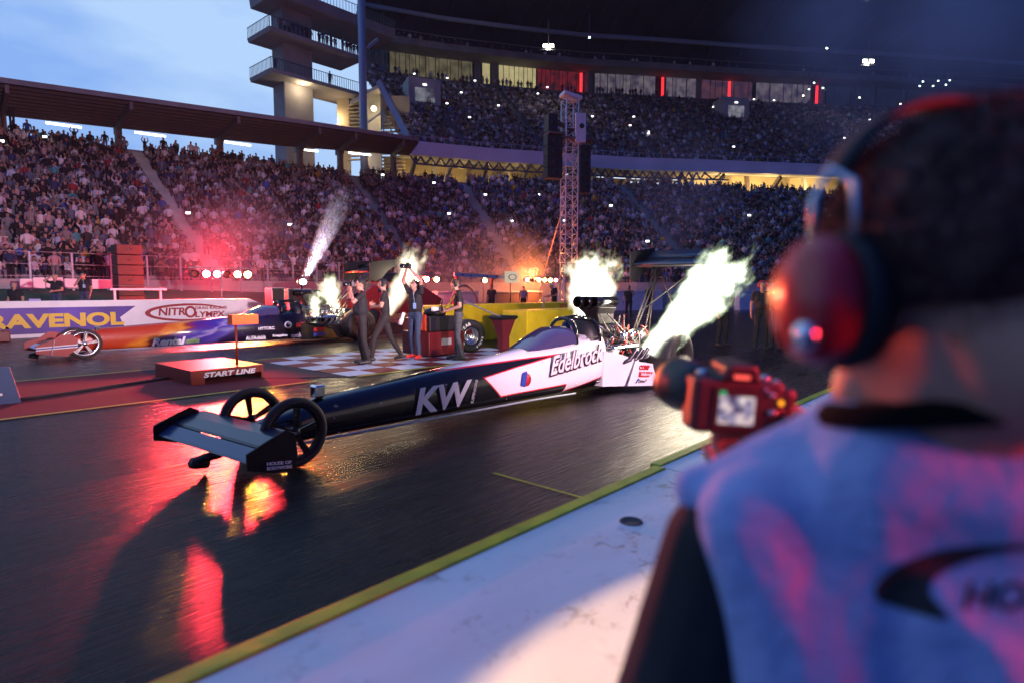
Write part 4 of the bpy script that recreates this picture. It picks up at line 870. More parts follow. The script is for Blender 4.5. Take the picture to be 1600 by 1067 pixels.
    for sy in (-1, 1):
        y = sy*(hw+.01); mb = MB(); mb.plate([(-.42, y, zz-.22), (-.24, y, zz-.30), (.0, y, zz-.20), (.20, y, zz+.02), (.52, y, zz+.22), (.52, y, zz+.40), (-.30, y, zz+.30), (-.42, y, zz+.25)], .022); e = mb.build('end_plate', M['wing_black'], wg)
        if near and sy < 0:
            text('lettering', '77', .22, mat('number_yellow', (.85, .75, .45), .4), e, (.02, y-.016, zz+.12), (1, 0, .1), (0, 0, 1), shear=.3, bold=.004)
    for sy in (-.42, .42):
        for p, q in (((-.1, sy, zz+.02), (-1.35, sy*.5, .72)), ((.05, sy, zz+.05), (-1.0, sy*.5, .5)), ((-.1, sy, zz+.02), (-.85, sy*.4, .45)), ((.10, sy, zz+.05), (-1.35, sy*.5, .62)), ((-.75, sy*.78, 1.2), (.0, -sy, zz))):
            mb = MB(); mb.tube([p, q], .015, 8); mb.build('strut', M['black'], wg)
    mb = MB(); mb.span((6.62, -.09, .60), (7.05, .09, .86)); mb.build('parachute_pack', M['black'], root, bevel=.03)
    return root
d1 = dragster('near', 2.78, 5.48, 1.0, 'black and white dragster at the near start line, shooting two flames')
d2 = dragster('far', 3.75, 17.25, 1.06, 'orange and violet dragster with silver front wheels in the far lane', sx=1.06)

# ------------------------------------------------------------------ flames and vapour
def flame_mat(name, core, edge, strength, seed, grow=1.0, steep=4, base=.26):
    m = bpy.data.materials.new(name); m.use_nodes = True; t = m.node_tree; t.nodes.clear(); N = t.nodes.new; K = t.links.new
    c = N('ShaderNodeTexCoord'); s = N('ShaderNodeSeparateXYZ'); n = N('ShaderNodeTexNoise'); n.inputs['Scale'].default_value = 2.2; n.inputs['Detail'].default_value = 5; n.inputs['Roughness'].default_value = .6
    mp = N('ShaderNodeMapping'); mp.inputs['Location'].default_value = (seed, seed*2, 0); mp.inputs['Scale'].default_value = (1, 1, 2.2); K(c.outputs['Object'], mp.inputs[0]); K(mp.outputs[0], n.inputs['Vector']); K(c.outputs['Object'], s.inputs[0])
    def mt(op, a, b=None, c_=None):
        x = N('ShaderNodeMath'); x.operation = op
        for i, v in enumerate((a, b, c_)):
            if v is None: continue
            if isinstance(v, (int, float)): x.inputs[i].default_value = v
            else: K(v, x.inputs[i])
        return x.outputs[0]
    # object space: z from 0 to 1 along the flame, radius 1 at its widest
    r = mt('SQRT', mt('ADD', mt('MULTIPLY', s.outputs['X'], s.outputs['X']), mt('MULTIPLY', s.outputs['Y'], s.outputs['Y'])))
    z = s.outputs['Z']
    env = mt('MULTIPLY', mt('POWER', mt('MAXIMUM', z, .0), .55), .55*grow); env = mt('ADD', env, base)
    env = mt('ADD', env, mt('MULTIPLY', mt('SUBTRACT', n.outputs['Fac'], .5), mt('MULTIPLY_ADD', z, 1.5, .35)))
    d = mt('DIVIDE', mt('SUBTRACT', env, r), mt('MULTIPLY_ADD', z, .38, .14))
    fade = mt('MINIMUM', mt('MULTIPLY', mt('SUBTRACT', mt('ADD', .98, mt('MULTIPLY', mt('SUBTRACT', n.outputs['Fac'], .5), 1.1)), z), steep), 1.0)
    dens = mt('MULTIPLY', mt('MINIMUM', mt('MAXIMUM', d, 0), 1), mt('MAXIMUM', fade, 0)); dens = mt('MULTIPLY', dens, mt('GREATER_THAN', z, .0))
    mx = N('ShaderNodeMix'); mx.data_type = 'RGBA'; mx.inputs['A'].default_value = (*edge, 1); mx.inputs['B'].default_value = (*core, 1); K(dens, mx.inputs['Factor'])
    e = N('ShaderNodeEmission'); K(mx.outputs['Result'], e.inputs[0]); K(mt('MULTIPLY', mt('POWER', dens, 1.6), strength), e.inputs[1]); o = N('ShaderNodeOutputMaterial'); K(e.outputs[0], o.inputs['Volume'])
    m.cycles.volume_step_rate = .6 if hasattr(m.cycles, 'volume_step_rate') else 1
    return m
def flame(name, label, a, b, rad, m, power, col, cat='flame', lt=.5, lsize=.25):
    a = Vector(a); b = Vector(b); d = b-a; L_ = d.length
    mb = MB(); mb.lathe([(0, 0), (.75, 0), (1.1, .35), (1.25, .8), (1.2, 1.2), (0, 1.25)], 24, (0, 0, 0), 'Z'); o = mb.build(name, m)
    o.location = a; o.rotation_euler = d.to_track_quat('Z', 'Y').to_euler(); o.scale = (rad, rad, L_); tag(o, label, cat)
    if power:
        p = a.lerp(b, lt); l = lamp('flame_light', 'POINT', p, power, col, None, lsize)
    return o
fm1 = flame_mat('flame_near', (1, .98, .88), (.66, .88, .50), 26, 1.3); fm2 = flame_mat('flame_far_side', (1, .98, .86), (.85, .82, .45), 20, 4.1, grow=.75, base=.48)
flame('flame', 'long white flame with green edge bursting from the near side of the nearest dragster', AY(1014, 554, 4.95), AY(1142, 416, 4.35), .60, fm1, 520, (1, .80, .56), lt=.62)
flame('flame', 'upright white flame behind the cockpit and scoop of the black and white dragster', AY(922, 520, 6.05), AY(926, 412, 6.5), .56, fm2, 220, (1, .75, .42), lt=.7)
fm3 = flame_mat('flame_small', (1, .95, .75), (.6, .7, .3), 9, 7.7)
flame('flame', 'flame over the engine of the far violet dragster', AY(527, 505, 17.6), AY(512, 432, 18.0), .50, fm3, 200, (1, .75, .4), lt=.4)
flame('flame', 'small bright flame beneath the scoop of the far violet dragster', AY(491, 505, 17.0), AY(494, 455, 17.0), .32, fm3, 0, None)
def smoke_mat(name, dens, col, seed):
    m = bpy.data.materials.new(name); m.use_nodes = True; t = m.node_tree; t.nodes.clear(); N = t.nodes.new; K = t.links.new
    c = N('ShaderNodeTexCoord'); n = N('ShaderNodeTexNoise'); n.inputs['Scale'].default_value = 1.6; n.inputs['Detail'].default_value = 3; mp = N('ShaderNodeMapping'); mp.inputs['Location'].default_value = (seed, 0, 0); K(c.outputs['Object'], mp.inputs[0]); K(mp.outputs[0], n.inputs['Vector'])
    s = N('ShaderNodeSeparateXYZ'); K(c.outputs['Object'], s.inputs[0])
    ln = N('ShaderNodeVectorMath'); ln.operation = 'LENGTH'; mm_ = N('ShaderNodeVectorMath'); mm_.operation = 'MULTIPLY'; mm_.inputs[1].default_value = (1, 1, 0); K(c.outputs['Object'], mm_.inputs[0]); K(mm_.outputs[0], ln.inputs[0])
    r = N('ShaderNodeMapRange'); r.inputs['From Min'].default_value = .15; r.inputs['From Max'].default_value = 1.0; r.inputs['To Min'].default_value = 1; r.inputs['To Max'].default_value = 0; K(ln.outputs['Value'], r.inputs[0])
    q = N('ShaderNodeMapRange'); q.inputs['From Min'].default_value = .45; q.inputs['From Max'].default_value = 1.1; q.inputs['To Min'].default_value = 1; q.inputs['To Max'].default_value = 0; K(s.outputs['Z'], q.inputs[0])
    p = N('ShaderNodeMapRange'); p.inputs['From Min'].default_value = .15; p.inputs['From Max'].default_value = .75; K(n.outputs['Fac'], p.inputs[0])
    a = N('ShaderNodeMath'); a.operation = 'MULTIPLY'; b = N('ShaderNodeMath'); b.operation = 'MULTIPLY'; d = N('ShaderNodeMath'); d.operation = 'MULTIPLY'; d.inputs[1].default_value = dens
    K(r.outputs[0], a.inputs[0]); K(p.outputs[0], a.inputs[1]); K(a.outputs[0], b.inputs[0]); K(q.outputs[0], b.inputs[1]); K(b.outputs[0], d.inputs[0])
    v = N('ShaderNodeVolumePrincipled'); v.inputs['Color'].default_value = (*col, 1); K(d.outputs[0], v.inputs['Density']); o = N('ShaderNodeOutputMaterial'); K(v.outputs[0], o.inputs['Volume']); return m
def smoke(name, label, a, b, rad, m):
    a = Vector(a); b = Vector(b); d = b-a; mb = MB(); mb.lathe([(0, 0), (.25, 0), (.6, .4), (1.0, .9), (1.0, 1.1), (0, 1.12)], 20, (0, 0, 0), 'Z'); o = mb.build(name, m); o.location = a; o.rotation_euler = d.to_track_quat('Z', 'Y').to_euler(); o.scale = (rad, rad, d.length); struct(o, 'stuff'); o['label'] = label; return o
smoke('smoke', 'pale vapour added along the spotlight beam before the crowd', AY(473, 440, 21), AY(540, 300, 22), .55, smoke_mat('vapour', .35, (.8, .85, 1), 2))  # vapour volume put in so the spotlight's shaft shows
flame('flame', 'cream coloured flame plume behind the man with raised arms', AY(606, 492, 16.4), AY(652, 392, 15.9), .62, flame_mat('flame_cream', (1, .93, .70), (.75, .62, .38), 5.5, 11.0), 150, (1, .8, .5), lt=.6)

# ------------------------------------------------------------------ start line furniture
t = thing('start_line_box', 'red start line box with orange signal head on a thin pole', 'timing box', (4.5, 11.55, 0))
mm('box_red', (.20, .015, .006), .45, var=.15)
mb = MB(); mb.span((-.62, -.84, .20), (.62, .86, .245)); mb.span((-.62, -.84, .0), (-.58, .86, .20)); mb.span((.58, -.84, 0), (.62, .86, .20)); mb.span((-.58, .82, 0), (.58, .86, .2))
mb.span((-.58, -.84, .12), (.58, -.80, .20)); mb.span((-.58, -.84, 0), (-.40, -.80, .12)); b = mb.build('housing', M['box_red'], t, bevel=.006)
text('lettering', 'START LINE', .115, M['letter_white'], b, (-.42, -.845, .115), (1, 0, 0), (0, 0, 1), fit=.90, bold=.005, shear=.2)
mb = MB(); mb.tube([(.30, -.5, .24), (.30, -.5, .98)], .022, 8); mb.build('pole', M['box_red'], t)
mb = MB(); mb.span((.20, -.60, .96), (.68, -.40, 1.14)); h = mb.build('signal_head', mat('orange_paint', (.75, .13, .015), .4), t, bevel=.008)
mb = MB(); mb.ball((.1, -.3, .06), (.07, .05, .04)); mb.build('sensor', mat('sensor_orange', (.8, .2, .02), .3), t)
mb = MB(); pts = [(1.55, 11.0), (2.2, 11.15), (3.0, 11.5), (3.5, 11.62), (3.95, 11.75)]
for k in range(3): mb.tube([(x, y+.02*k+.02*sin(i*2+k), .02+.012*(k % 2)) for i, (x, y) in enumerate(pts)], .014, 6)
tag(mb.build('cable_bundle', M['black']), 'black cable bundle running across the red carpet to the start line box', 'cable')
t = thing('advert_block', 'dark blue advertising block with white letters at the left edge', 'advert block', (1.2, 11.15, 0), R(-8)); mb = MB()
mb.loft([[(-.9, -.22, 0), (.50, -.22, 0), (.50, .22, 0), (-.9, .22, 0)], [(-.9, -.05, .50), (.40, -.05, .50), (.40, .05, .50), (-.9, .05, .50)]], smooth=False); b = mb.build('block_body', mat('advert_blue', (.03, .09, .20), .5), t)
text('lettering', 'RAVENOL', .22, M['letter_white'], b, (-.75, -.19, .13), (1, 0, 0), (0, .32, 1), fit=1.05, bold=.008)

# centre wall of yellow blocks
def yblock(x0, x1, y0, y1, h, label, k):
    o = thing('yellow_block', label, 'barrier', ((x0+x1)/2, (y0+y1)/2, 0)); mb = MB(); mb.box((0, 0, h/2), (x1-x0, y1-y0, h)); mb.build('block_body', M['yellow'], o, bevel=.03)
    mb = MB(); mb.span(((x1-x0)/2-.9*k, -(y1-y0)/2-.006, h-.32), ((x1-x0)/2-.2*k, -(y1-y0)/2-.002, h-.05)); mb.build('orange_patch', mat('patch_orange', (.8, .28, .02), .5), o)
yblock(12.35, 16.2, 10.6, 11.5, 1.02, 'bright yellow block in front, directly behind the dragster windscreen', 1)
yblock(11.3, 18.0, 13.3, 14.1, 1.12, 'long yellow wall behind the wide tyre and the red funnel', .8)
t = thing('funnel_bin', 'dark red funnel shaped bin with black rim beside the wide tyre', 'bin', (11.75, 10.9, 0)); mb = MB()
mb.loft([[(k*a, k*b*.7, z) for a, b in ((-1, -1), (1, -1), (1, 1), (-1, 1))] for k, z in ((.13, 0), (.13, .35), (.27, .82))], smooth=False); mb.build('bin_body', mat('bin_red', (.16, .02, .03), .5), t)
mb = MB(); mb.loft([[(k*a, k*b*.7, z) for a, b in ((-1, -1), (1, -1), (1, 1), (-1, 1))] for k, z in ((.28, .80), (.33, .86), (.30, .90), (.2, .88))], smooth=False); mb.build('rim', M['black'], t)
for i, (p, q, lb) in enumerate((((10.9, 12.4, 0), (10.3, 12.6, 1.38), 'left of two dark poles leaning by the yellow wall'), ((11.8, 11.0, .85), (11.3, 12.2, 1.35), 'right of two dark poles, leaning out of the red funnel bin'), ((15.2, 12.3, 0), (15.5, 12.6, 1.3), 'thin grey pole leaning against the yellow wall beside the tower'))):
    mb = MB(); mb.tube([p, q], [.018, .022], 8); mb.tube([Vector(p).lerp(Vector(q), .9), Vector(q)], .04, 8); tag(mb.build('leaning_pole', M['grey']), lb, 'pole')

# crew cart: red chest with a wide spare tyre
t = thing('starter_cart', 'dark red crew cart with black cases on top and one wide lettered tyre', 'cart', (10.15, 11.35, 0))
mm('cart_red', (.15, .012, .012), .4, var=.15)
mb = MB(); mb.span((-1.0, -.5, .05), (.12, .5, .60)); mb.span((.0, -.2, .45), (.9, .45, .72)); b = mb.build('chest', M['cart_red'], t, bevel=.02)
mb = MB(); mb.span((-.62, -.508, .28), (-.30, -.50, .44)); mb.span((-.58, -.513, .30), (-.34, -.508, .42)); mb.build('latch_handle', M['grey'], b)
mb = MB(); mb.span((-.90, -.42, .605), (.10, .42, .95)); mb.build('tool_case', M['black'], t, bevel=.02)
mb = MB(); mb.span((-.95, -.3, .62), (-.9, .3, 1.0)); mb.span((-1.15, -.2, .65), (-.93, .25, .92)); mb.build('orange_panel', mat('panel_orange', (.5, .06, .02), .4), t)
mb = MB(); mb.ball((-.35, .05, 1.02), (.30, .28, .13), 14, 8); mb.build('black_bag', M['black'], t)
wt = wheel(t, 'rear_wheel', (.62, -.12, .415), .415, .40, M['rim_silver'], 0, True); wt.rotation_euler.z = R(-12)
def arc_text(s, r, a0, step, size, m, parent, y):
    for i, ch in enumerate(s):
        a = a0-step*i; c = Vector((r*cos(a), y, r*sin(a))); text('lettering', ch, size, m, parent, c-Vector((-sin(a)*-1, 0, 0))*0-Vector((sin(a), 0, -cos(a)))*size*.28, (sin(a), 0, -cos(a)), (cos(a), 0, sin(a)), bold=.006, depth=.002)
arc_text('GOODYEAR', .285, R(215), R(15.5), .10, M['letter_white'], wt, -.206)
arc_text('EAGLE', .285, R(350), R(-13)*-1, .07, M['letter_white'], wt, -.206)

# frame canopy, far pit vehicle, cases
t = thing('pit_vehicle', 'red lit pit vehicle with black roof box behind the crew', 'vehicle', (17.6, 23.5, 0)); mm('veh_red', (.30, .02, .015), .4, var=.2)
mb = MB(); mb.loft([[(-2.6, -.9, .5), (2.4, -.9, .5), (2.4, .9, .5), (-2.6, .9, .5)], [(-2.6, -.9, 1.1), (2.4, -.9, 1.1), (2.4, .9, 1.1), (-2.6, .9, 1.1)], [(-1.6, -.8, 1.75), (1.2, -.8, 1.75), (1.2, .8, 1.75), (-1.6, .8, 1.75)]], smooth=False); mb.build('body', M['veh_red'], t, bevel=.05)
mb = MB(); mb.plate([(-1.5, -.86, 1.15), (1.2, -.86, 1.15), (1.0, -.82, 1.65), (-1.35, -.82, 1.65)], .02); mb.build('window', M['glass_dark'], t)
for x in (-1.7, 1.6):
    mb = MB(); mb.lathe([(0, -.12), (.3, -.12), (.36, -.06), (.36, .06), (.3, .12), (0, .12)], 24, (x, -.88, .36), 'Y'); mb.build('wheel', M['rubber'], t)
mb = MB(); mb.box((-.2, 0, 2.15), (2.6, 1.2, .42), taper=.8); mb.build('roof_box', M['black'], t, bevel=.08)
mb = MB(); mb.bar((-1.6, -.6, 1.9), (1.2, -.6, 1.9), .05); mb.build('roof_rail', M['red'], t)
t = thing('gantry', 'low gantry with white and blue beam and red uprights behind the barrier', 'gantry', (25.6, 25.5, 0))
mb = MB(); mb.bar((-2.2, 0, 2.42), (2.4, 0, 2.30), .14, .20); bm1 = mb.build('beam', mat('beam_bluewhite', (.45, .52, .72), .5, var=.1), t)
mb = MB()
for x in (-1.6, -.9, .4, 1.2, 1.9): mb = MB(); mb.ball((x, -.075, 2.37-.02*x), (.07, .02, .04), 8, 5); mb.build('bolt_cover', M['navy'], bm1)
for x in (-2.0, .9):
    mb = MB(); mb.bar((x-.35, 0, 0), (x, 0, 2.35), .13); mb.build('upright', M['red'], t)
mb = MB(); pts = [(-1.9+1.1*cos(a), -.5, .3+1.5*sin(a)) for a in [pi*k/12 for k in range(13)]]; mb.tube([(-3.0, -.5, .0)]+pts[::-1]+[(-.8, -.5, 0)], .06, 8); mb.build('tube_arch', mat('arch_pink', (.6, .25, .22), .5), t)
t = thing('light_sign', 'small lit white sign box with an oval mark at the end of the gantry', 'sign', (27.9, 25.2, 0)); mb = MB(); mb.tube([(0, .1, 0), (0, .1, 2.2)], .04, 8); mb.build('post', M['dark_metal'], t)
mb = MB(); mb.box((0, 0, 2.32), (1.15, .14, .72)); b = mb.build('sign_face', emat('sign_lit', (1, .80, .60), .75), t, bevel=.03)
mb = MB(); mb.lathe([(.28, 0), (.34, 0), (.34, .02), (.28, .02)], 24, (0, -.09, 0), 'Y'); o = mb.build('oval_mark', M['navy'], b); o.scale = (1.1, 1, .55); o.location.z = 2.32
# white barrier lengths beyond
for x0, x1, y, lb in ((23.6, 27.0, 27.4, 'short white barrier length under the gantry'), (28.6, 33.8, 27.8, 'white barrier length left of the truss tower'), (46, 50, 17.6, 'white barrier length between the flame and the standing crew'), (36, 43, 24.5, 'white barrier length hidden partly by the upright flame')):
    t = thing('barrier_block', lb, 'barrier', ((x0+x1)/2, y, 0), R(-25) if x0 > 30 else 0, 'white barrier lengths at the far side'); mb = MB(); L_ = x1-x0
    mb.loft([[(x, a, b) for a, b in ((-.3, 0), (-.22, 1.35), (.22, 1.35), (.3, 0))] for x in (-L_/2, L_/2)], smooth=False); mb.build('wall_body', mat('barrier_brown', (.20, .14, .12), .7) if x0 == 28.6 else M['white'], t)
    mb = MB(); mb.span((-L_/2, -.26, 1.352), (L_/2, .26, 1.47)); mb.build('cap_rail', M['white'], t, bevel=.02)

# flight cases and spotlight
def case(x, y, w_, h, lb):
    t = thing('flight_case', lb, 'case', (x, y, 0)); mb = MB(); mb.box((0, 0, h/2), (w_, .6, h-.04)); b = mb.build('case_body', M['black'], t, bevel=.01); mb = MB()
    for sx in (-1, 1):
        mb.bar((sx*w_/2, -.31, 0), (sx*w_/2, -.31, h), .03)
    for z in (.02, h-.02): mb.bar((-w_/2, -.31, z), (w_/2, -.31, z), .03)
    mb.build('edge_trim', M['grey'], t); mb = MB(); mb.lathe([(.06, 0), (.09, 0), (.09, .01), (.06, .01)], 16, (0, -.315, h*.55), 'Y'); mb.build('emblem', M['grey'], b)
case(11.75, 23.4, .5, 1.66, 'tall narrow black flight case near the end of the banner wall'); case(12.65, 23.4, .95, 1.62, 'wide black flight case right of the tall narrow one')
t = thing('spotlight', 'round white spotlight shining up through vapour above the far dragster', 'spotlight', (AY(473, 441, 21).x, 21, 0)); zs_ = AY(473, 441, 21).z
mb = MB(); mb.tube([(0, .1, 0), (0, .1, zs_-.1)], .03, 8); mb.build('stand', M['black'], t); mb = MB(); mb.lathe([(.02, .28), (.14, .2), (.17, 0), (0, -.0)], 20, (0, 0, zs_), 'Y'); mb.build('housing', M['black'], t)
mb = MB(); mb.ball((0, -.02, zs_), (.15, .03, .11), 16, 8); mb.build('lens', emat('spot_lens', (.85, .92, 1), 18), t)
lamp('spot_beam', 'SPOT', (0, -.05, zs_+.05), 22000, (.75, .85, 1), t, .1, None, R(22), .8).rotation_euler = (Vector(AY(560, 260, 23))-Vector(AY(473, 440, 21))).to_track_quat('-Z', 'Y').to_euler()

# ------------------------------------------------------------------ lamp racks
RED, AMB = (1, .035, .05), (1, .42, .06)
def rack(name, label, loc, rz, n, cols, lit, power, z, pitch=.42, stand=True, target=(3, 3, 0), r=.16, spot=R(110), s=60, bar=True):
    t = thing('lamp_rack', label, 'lamp rack', loc, rz); w_ = pitch*n
    mb = MB(); mb.bar((-w_/2, .05, z+r*1.7), (w_/2, .05, z+r*1.7), .05, .05); mb.build('top_bar', M['grey'], t)
    if stand:
        mb = MB(); mb.tube([(0, .05, .9), (0, .05, z+.1)], .03, 8)
        for a in (0, 2.1, 4.2): mb.tube([(0, .05, .95), (.45*cos(a), .05+.45*sin(a), 0)], .02, 6)
        mb.build('tripod', M['grey'], t)
    for k in range(n):
        x = (k-(n-1)/2)*pitch; f = thing_part('lamp_unit', t, (x, 0, z))
        mb = MB(); mb.lathe([(r*.5, .24), (r*.9, .16), (r*1.05, .02), (r*1.1, -.06), (r*1.0, -.06), (r*.95, .0)], 20, (0, 0, 0), 'Y'); mb.build('housing', M['dark_metal'], f)
        c = cols[k]; on = lit[k]
        mb = MB(); mb.lathe([(0, -.015), (r*.6, -.01), (r*.93, 0), (0, .01)], 20, (0, 0, 0), 'Y')
        mb.build('lens', emat('lens_on', [min(1, q+.08) for q in c] if c == RED else (1, .50, .12), (7 if c == RED else 9)*on) if on else mat('lens_off', (.2, .05, .05), .2), f)
    rot = Matrix.Rotation(rz, 3, 'Z')
    for c, sel in ((RED, [k for k in range(n) if lit[k] and cols[k] == RED]), (AMB, [k for k in range(n) if lit[k] and cols[k] == AMB])):
        for k in sel:
            x = (k-(n-1)/2)*pitch; p = Vector(loc)+rot @ Vector((x, -.10, z)); l = lamp('rack_beam', 'SPOT', p, power*lit[k]*(.35 if c == AMB else 1), c, None, r*.8, target, spot, .6); l.visible_camera = True
    return t
zl = AY(345, 429, 27.0).z
rack_left = rack('rack_left', 'rack of six round red and amber lamps on a tripod behind the banner wall', (AY(346, 429, 27).x, 27.0, 0), 0, 6, [RED, RED, RED, RED, AMB, AMB], [0, 1, 1, 0, .7, 1], 10000, zl, pitch=.44, target=(2.2, 3, 0))
rack('rack_mid', 'rack of red and amber lamps seen between the crew, under the gantry', (AY(665, 436, 26.2).x, 26.2, 0), 0, 3, [AMB, RED, AMB], [1, 1, .5], 2000, AY(665, 437, 26.2).z, pitch=.72, target=(6, 4, 0))
rack('rack_right', 'rack of small amber and red lamps right of the white sign box', (AY(845, 438, 26.6).x, 26.6, 0), 0, 6, [RED, RED, AMB, AMB, AMB, RED], [.3, 0, 1, .8, .8, .3], 900, AY(845, 438, 26.6).z, pitch=.62, target=(8, 4, 0), r=.13)
rack('rack_sign', 'single amber lamp beside the white sign box on the gantry', (AY(756, 439, 26.0).x, 26.0, 0), 0, 1, [AMB], [1], 900, AY(756, 439, 26).z, target=(6, 4, 0), r=.13)
lamp('rack_spill', 'POINT', (0, .35, zl+.25), 2600, (1, .03, .05), rack_left, .25); lamp('rack_spill', 'POINT', (AY(668, 436, 26.2).x, 26.8, 2.5), 900, (1, .10, .05), None, .25); lamp('rack_spill', 'POINT', (AY(850, 436, 26.2).x, 27.2, 2.6), 2400, (1, .25, .06), None, .25)
ft2 = rack('rack_far_flood', 'pair of pale pink floodlights on the near side behind the photographer, lighting the far wall', (3.0, -4.2, 0), R(180), 2, [AMB]*2, [0, 0], 0, 3.0)
lamp('flood_beam', 'SPOT', (3.0, -4.0, 3.0), 9000, (1, .58, .56), None, .12, (1.0, 25, 4.2), R(33), .5); lamp('flood_beam', 'SPOT', (3.4, -4.0, 3.0), 30000, (1, .68, .85), None, .12, (13, 44, 9.5), R(44), .8); lamp('flood_beam', 'SPOT', (3.7, -4.0, 3.0), 9500, (1, .62, .74), None, .12, (7.6, 5.3, .75), R(34), .9)
wl_t = thing('work_light', 'warm work light on a thin stand shining on the wall top', 'work light', (-2.6, .95, 0)); mb = MB(); mb.tube([(0, 0, 0), (0, 0, 2.4)], .02, 8); mb.build('stand', M['grey'], wl_t); mb = MB(); mb.box((0, -.05, 2.45), (.2, .12, .16)); mb.build('housing', M['black'], wl_t)
lamp('work_beam', 'SPOT', (-2.5, .92, 2.45), 4200, (1, .56, .24), None, .04, (.99, .50, .9), R(8), .22)
# the same kind of rack stands on the near side, right of the picture, and lights the photographer
rack('rack_near', 'rack of red lamps on the near side to the right of the photographer', (1.55, -3.05, 0), R(196), 4, [RED]*4, [1, 1, 1, 1], 420, 2.15, target=(0.70, -.06, 1.64), spot=R(17), s=20)

# ------------------------------------------------------------------ truss tower with loudspeakers
tx = D(888, 490, 40); t = thing('truss_tower', 'tall lattice truss tower with loudspeakers hung near its top', 'truss tower', (tx.x, tx.y, 0), TH-pi/2+R(18))
mm('alu', (.75, .72, .74), .45, .2); ht = 13.6; hw = .42; mb = MB()
for sx in (-1, 1):
    for sy in (-1, 1): mb.tube([(sx*hw, sy*hw, .3), (sx*hw, sy*hw, ht)], .045, 8)
mb.build('chord', M['alu'], t)
mb = MB(); nseg = 22
for i in range(nseg):
    z0_, z1_ = .3+(ht-.3)*i/nseg, .3+(ht-.3)*(i+1)/nseg
    for a, b in (((-1, -1), (1, -1)), ((1, -1), (1, 1)), ((1, 1), (-1, 1)), ((-1, 1), (-1, -1))):
        if i % 2: a, b = b, a
        mb.tube([(a[0]*hw, a[1]*hw, z0_), (b[0]*hw, b[1]*hw, z1_)], .022, 6); mb.tube([(a[0]*hw, a[1]*hw, z1_), (b[0]*hw, b[1]*hw, z1_)], .02, 6)
mb.build('lattice', M['alu'], t)
mb = MB(); mb.box((0, 0, .15), (1.6, 1.6, .1)); 
for sx, sy in ((-1, -1), (1, -1), (-1, 1), (1, 1)): mb.tube([(sx*hw, sy*hw, 2.4), (sx*1.5, sy*1.1, .1)], .04, 6)
mb.build('base_outrigger', M['alu'], t)
mb = MB(); mb.bar((-.55, 0, ht+.35), (.65, 0, ht+.10), .9, .22); mb.build('top_cap', M['white'], t)
mb = MB(); mb.span((-1.6, -.5, 11.35), (-.55, .5, 11.47)); mb.span((-.5, -.6, 11.1), (1.5, .5, 11.22)); mb.bar((-1.0, 0, 12.2), (1.7, 0, 11.2), .5, .12); mb.build('platform', M['brown_steel'], t)
mb = MB(); mb.span((.15, -.62, 10.9), (.85, -.48, 12.7)); sg = mb.build('white_board', M['white'], t); mb = MB(); mb.lathe([(0, 0), (.16, 0), (.16, .02)], 20, (.55, -.66, 11.9), 'Y'); mb.build('round_mark', M['black'], sg)
for x0, x1, z0_, z1_, lb in ((-1.65, -.62, 8.6, 11.3, 'black loudspeaker column hanging left of the truss tower'), (.62, 1.35, 7.8, 10.8, 'black loudspeaker column hanging right of the truss tower'), (-1.6, -.95, 11.5, 12.6, 'small black loudspeaker standing on the tower platform')):
    o = thing('loudspeaker', lb, 'loudspeaker', (0, 0, 0), 0); o.matrix_world = Matrix.Translation(t.location) @ Matrix.Rotation(t.rotation_euler.z, 4, 'Z'); mb = MB(); n_ = max(1, int((z1_-z0_)/.65))
    for k in range(n_): a = z0_+(z1_-z0_)*k/n_; mb.span((x0, -.35, a+.02), (x1, .45, a+(z1_-z0_)/n_))
    mb.build('cabinet', M['black'], o, bevel=.03); mb = MB()
    for k in range(n_):
        a = z0_+(z1_-z0_)*(k+.5)/n_; mb = MB(); mb.lathe([(0, 0), (.18, 0), (.2, .02)], 14, ((x0+x1)/2, -.37, a), 'Y'); mb.build('driver_cone', M['rubber'], o)
base_t = Vector((tx.x, tx.y, 0))
for p, q, lb in ((AY(772, 438, 25.5), D(905, 330, 40), 'orange lit guy cable running down left from the truss tower'), (AY(843, 450, 30), D(887, 300, 40), 'fainter guy cable close to the truss tower')):
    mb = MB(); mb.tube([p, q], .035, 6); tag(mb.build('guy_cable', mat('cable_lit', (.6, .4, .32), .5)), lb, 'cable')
# PA column and fence on the bank
p = AY(201, 450, 29.5); t = thing('speaker_column', 'dark brown stacked loudspeaker column before the left crowd', 'loudspeaker', (p.x, 29.5, 0)); mb = MB()
for k in range(6): mb.span((-.48, -.4, .9+k*.43), (.48, .4, 1.3+k*.43))
mb.build('cabinet', mat('pa_brown', (.06, .02, .015), .6), t, bevel=.02); mb = MB()
for k in range(6): mb.ball((.12*(-1)**k*0, -.41, 1.1+k*.43), (.12, .02, .03), 10, 4)
mb.build('horn', M['dark_metal'], t)
t = thing('mesh_fence', 'grey mesh fence with posts along the foot of the left stand', 'fence', (0, 35, 0)); mb = MB()
for k in range(24): x = -10+k*1.6; mb = MB(); mb.span((x-.04, -.04, 1.2), (x+.04, .04, 4.0 if x < 5.5 else 3.3)); mb.build('post', M['steel_blue'], t)
mb = MB()
for z in (1.7, 2.2, 2.75, 3.3): mb.bar((-10, 0, z), (27, 0, z), .025)
mb.bar((-10, 0, 3.9), (5.3, 0, 3.9), .06)
mb.build('wire_rail', M['grey'], t)
for px0, px1, y0, y1 in ((52, 70, 434, 451), (72, 98, 434, 450), (101, 120, 436, 450), (144, 174, 437, 452), (31, 50, 436, 450)):
    a = AY(px0, y1, 34.6); b = AY(px1, y0, 34.6); mb = MB(); mb.span((a.x, 34.55, a.z), (b.x, 34.62, b.z)); tag(mb.build('white_board', M['white'], None, bevel=.02), 'blank white board fixed low on the mesh fence', 'board', 'blank white boards on the mesh fence')
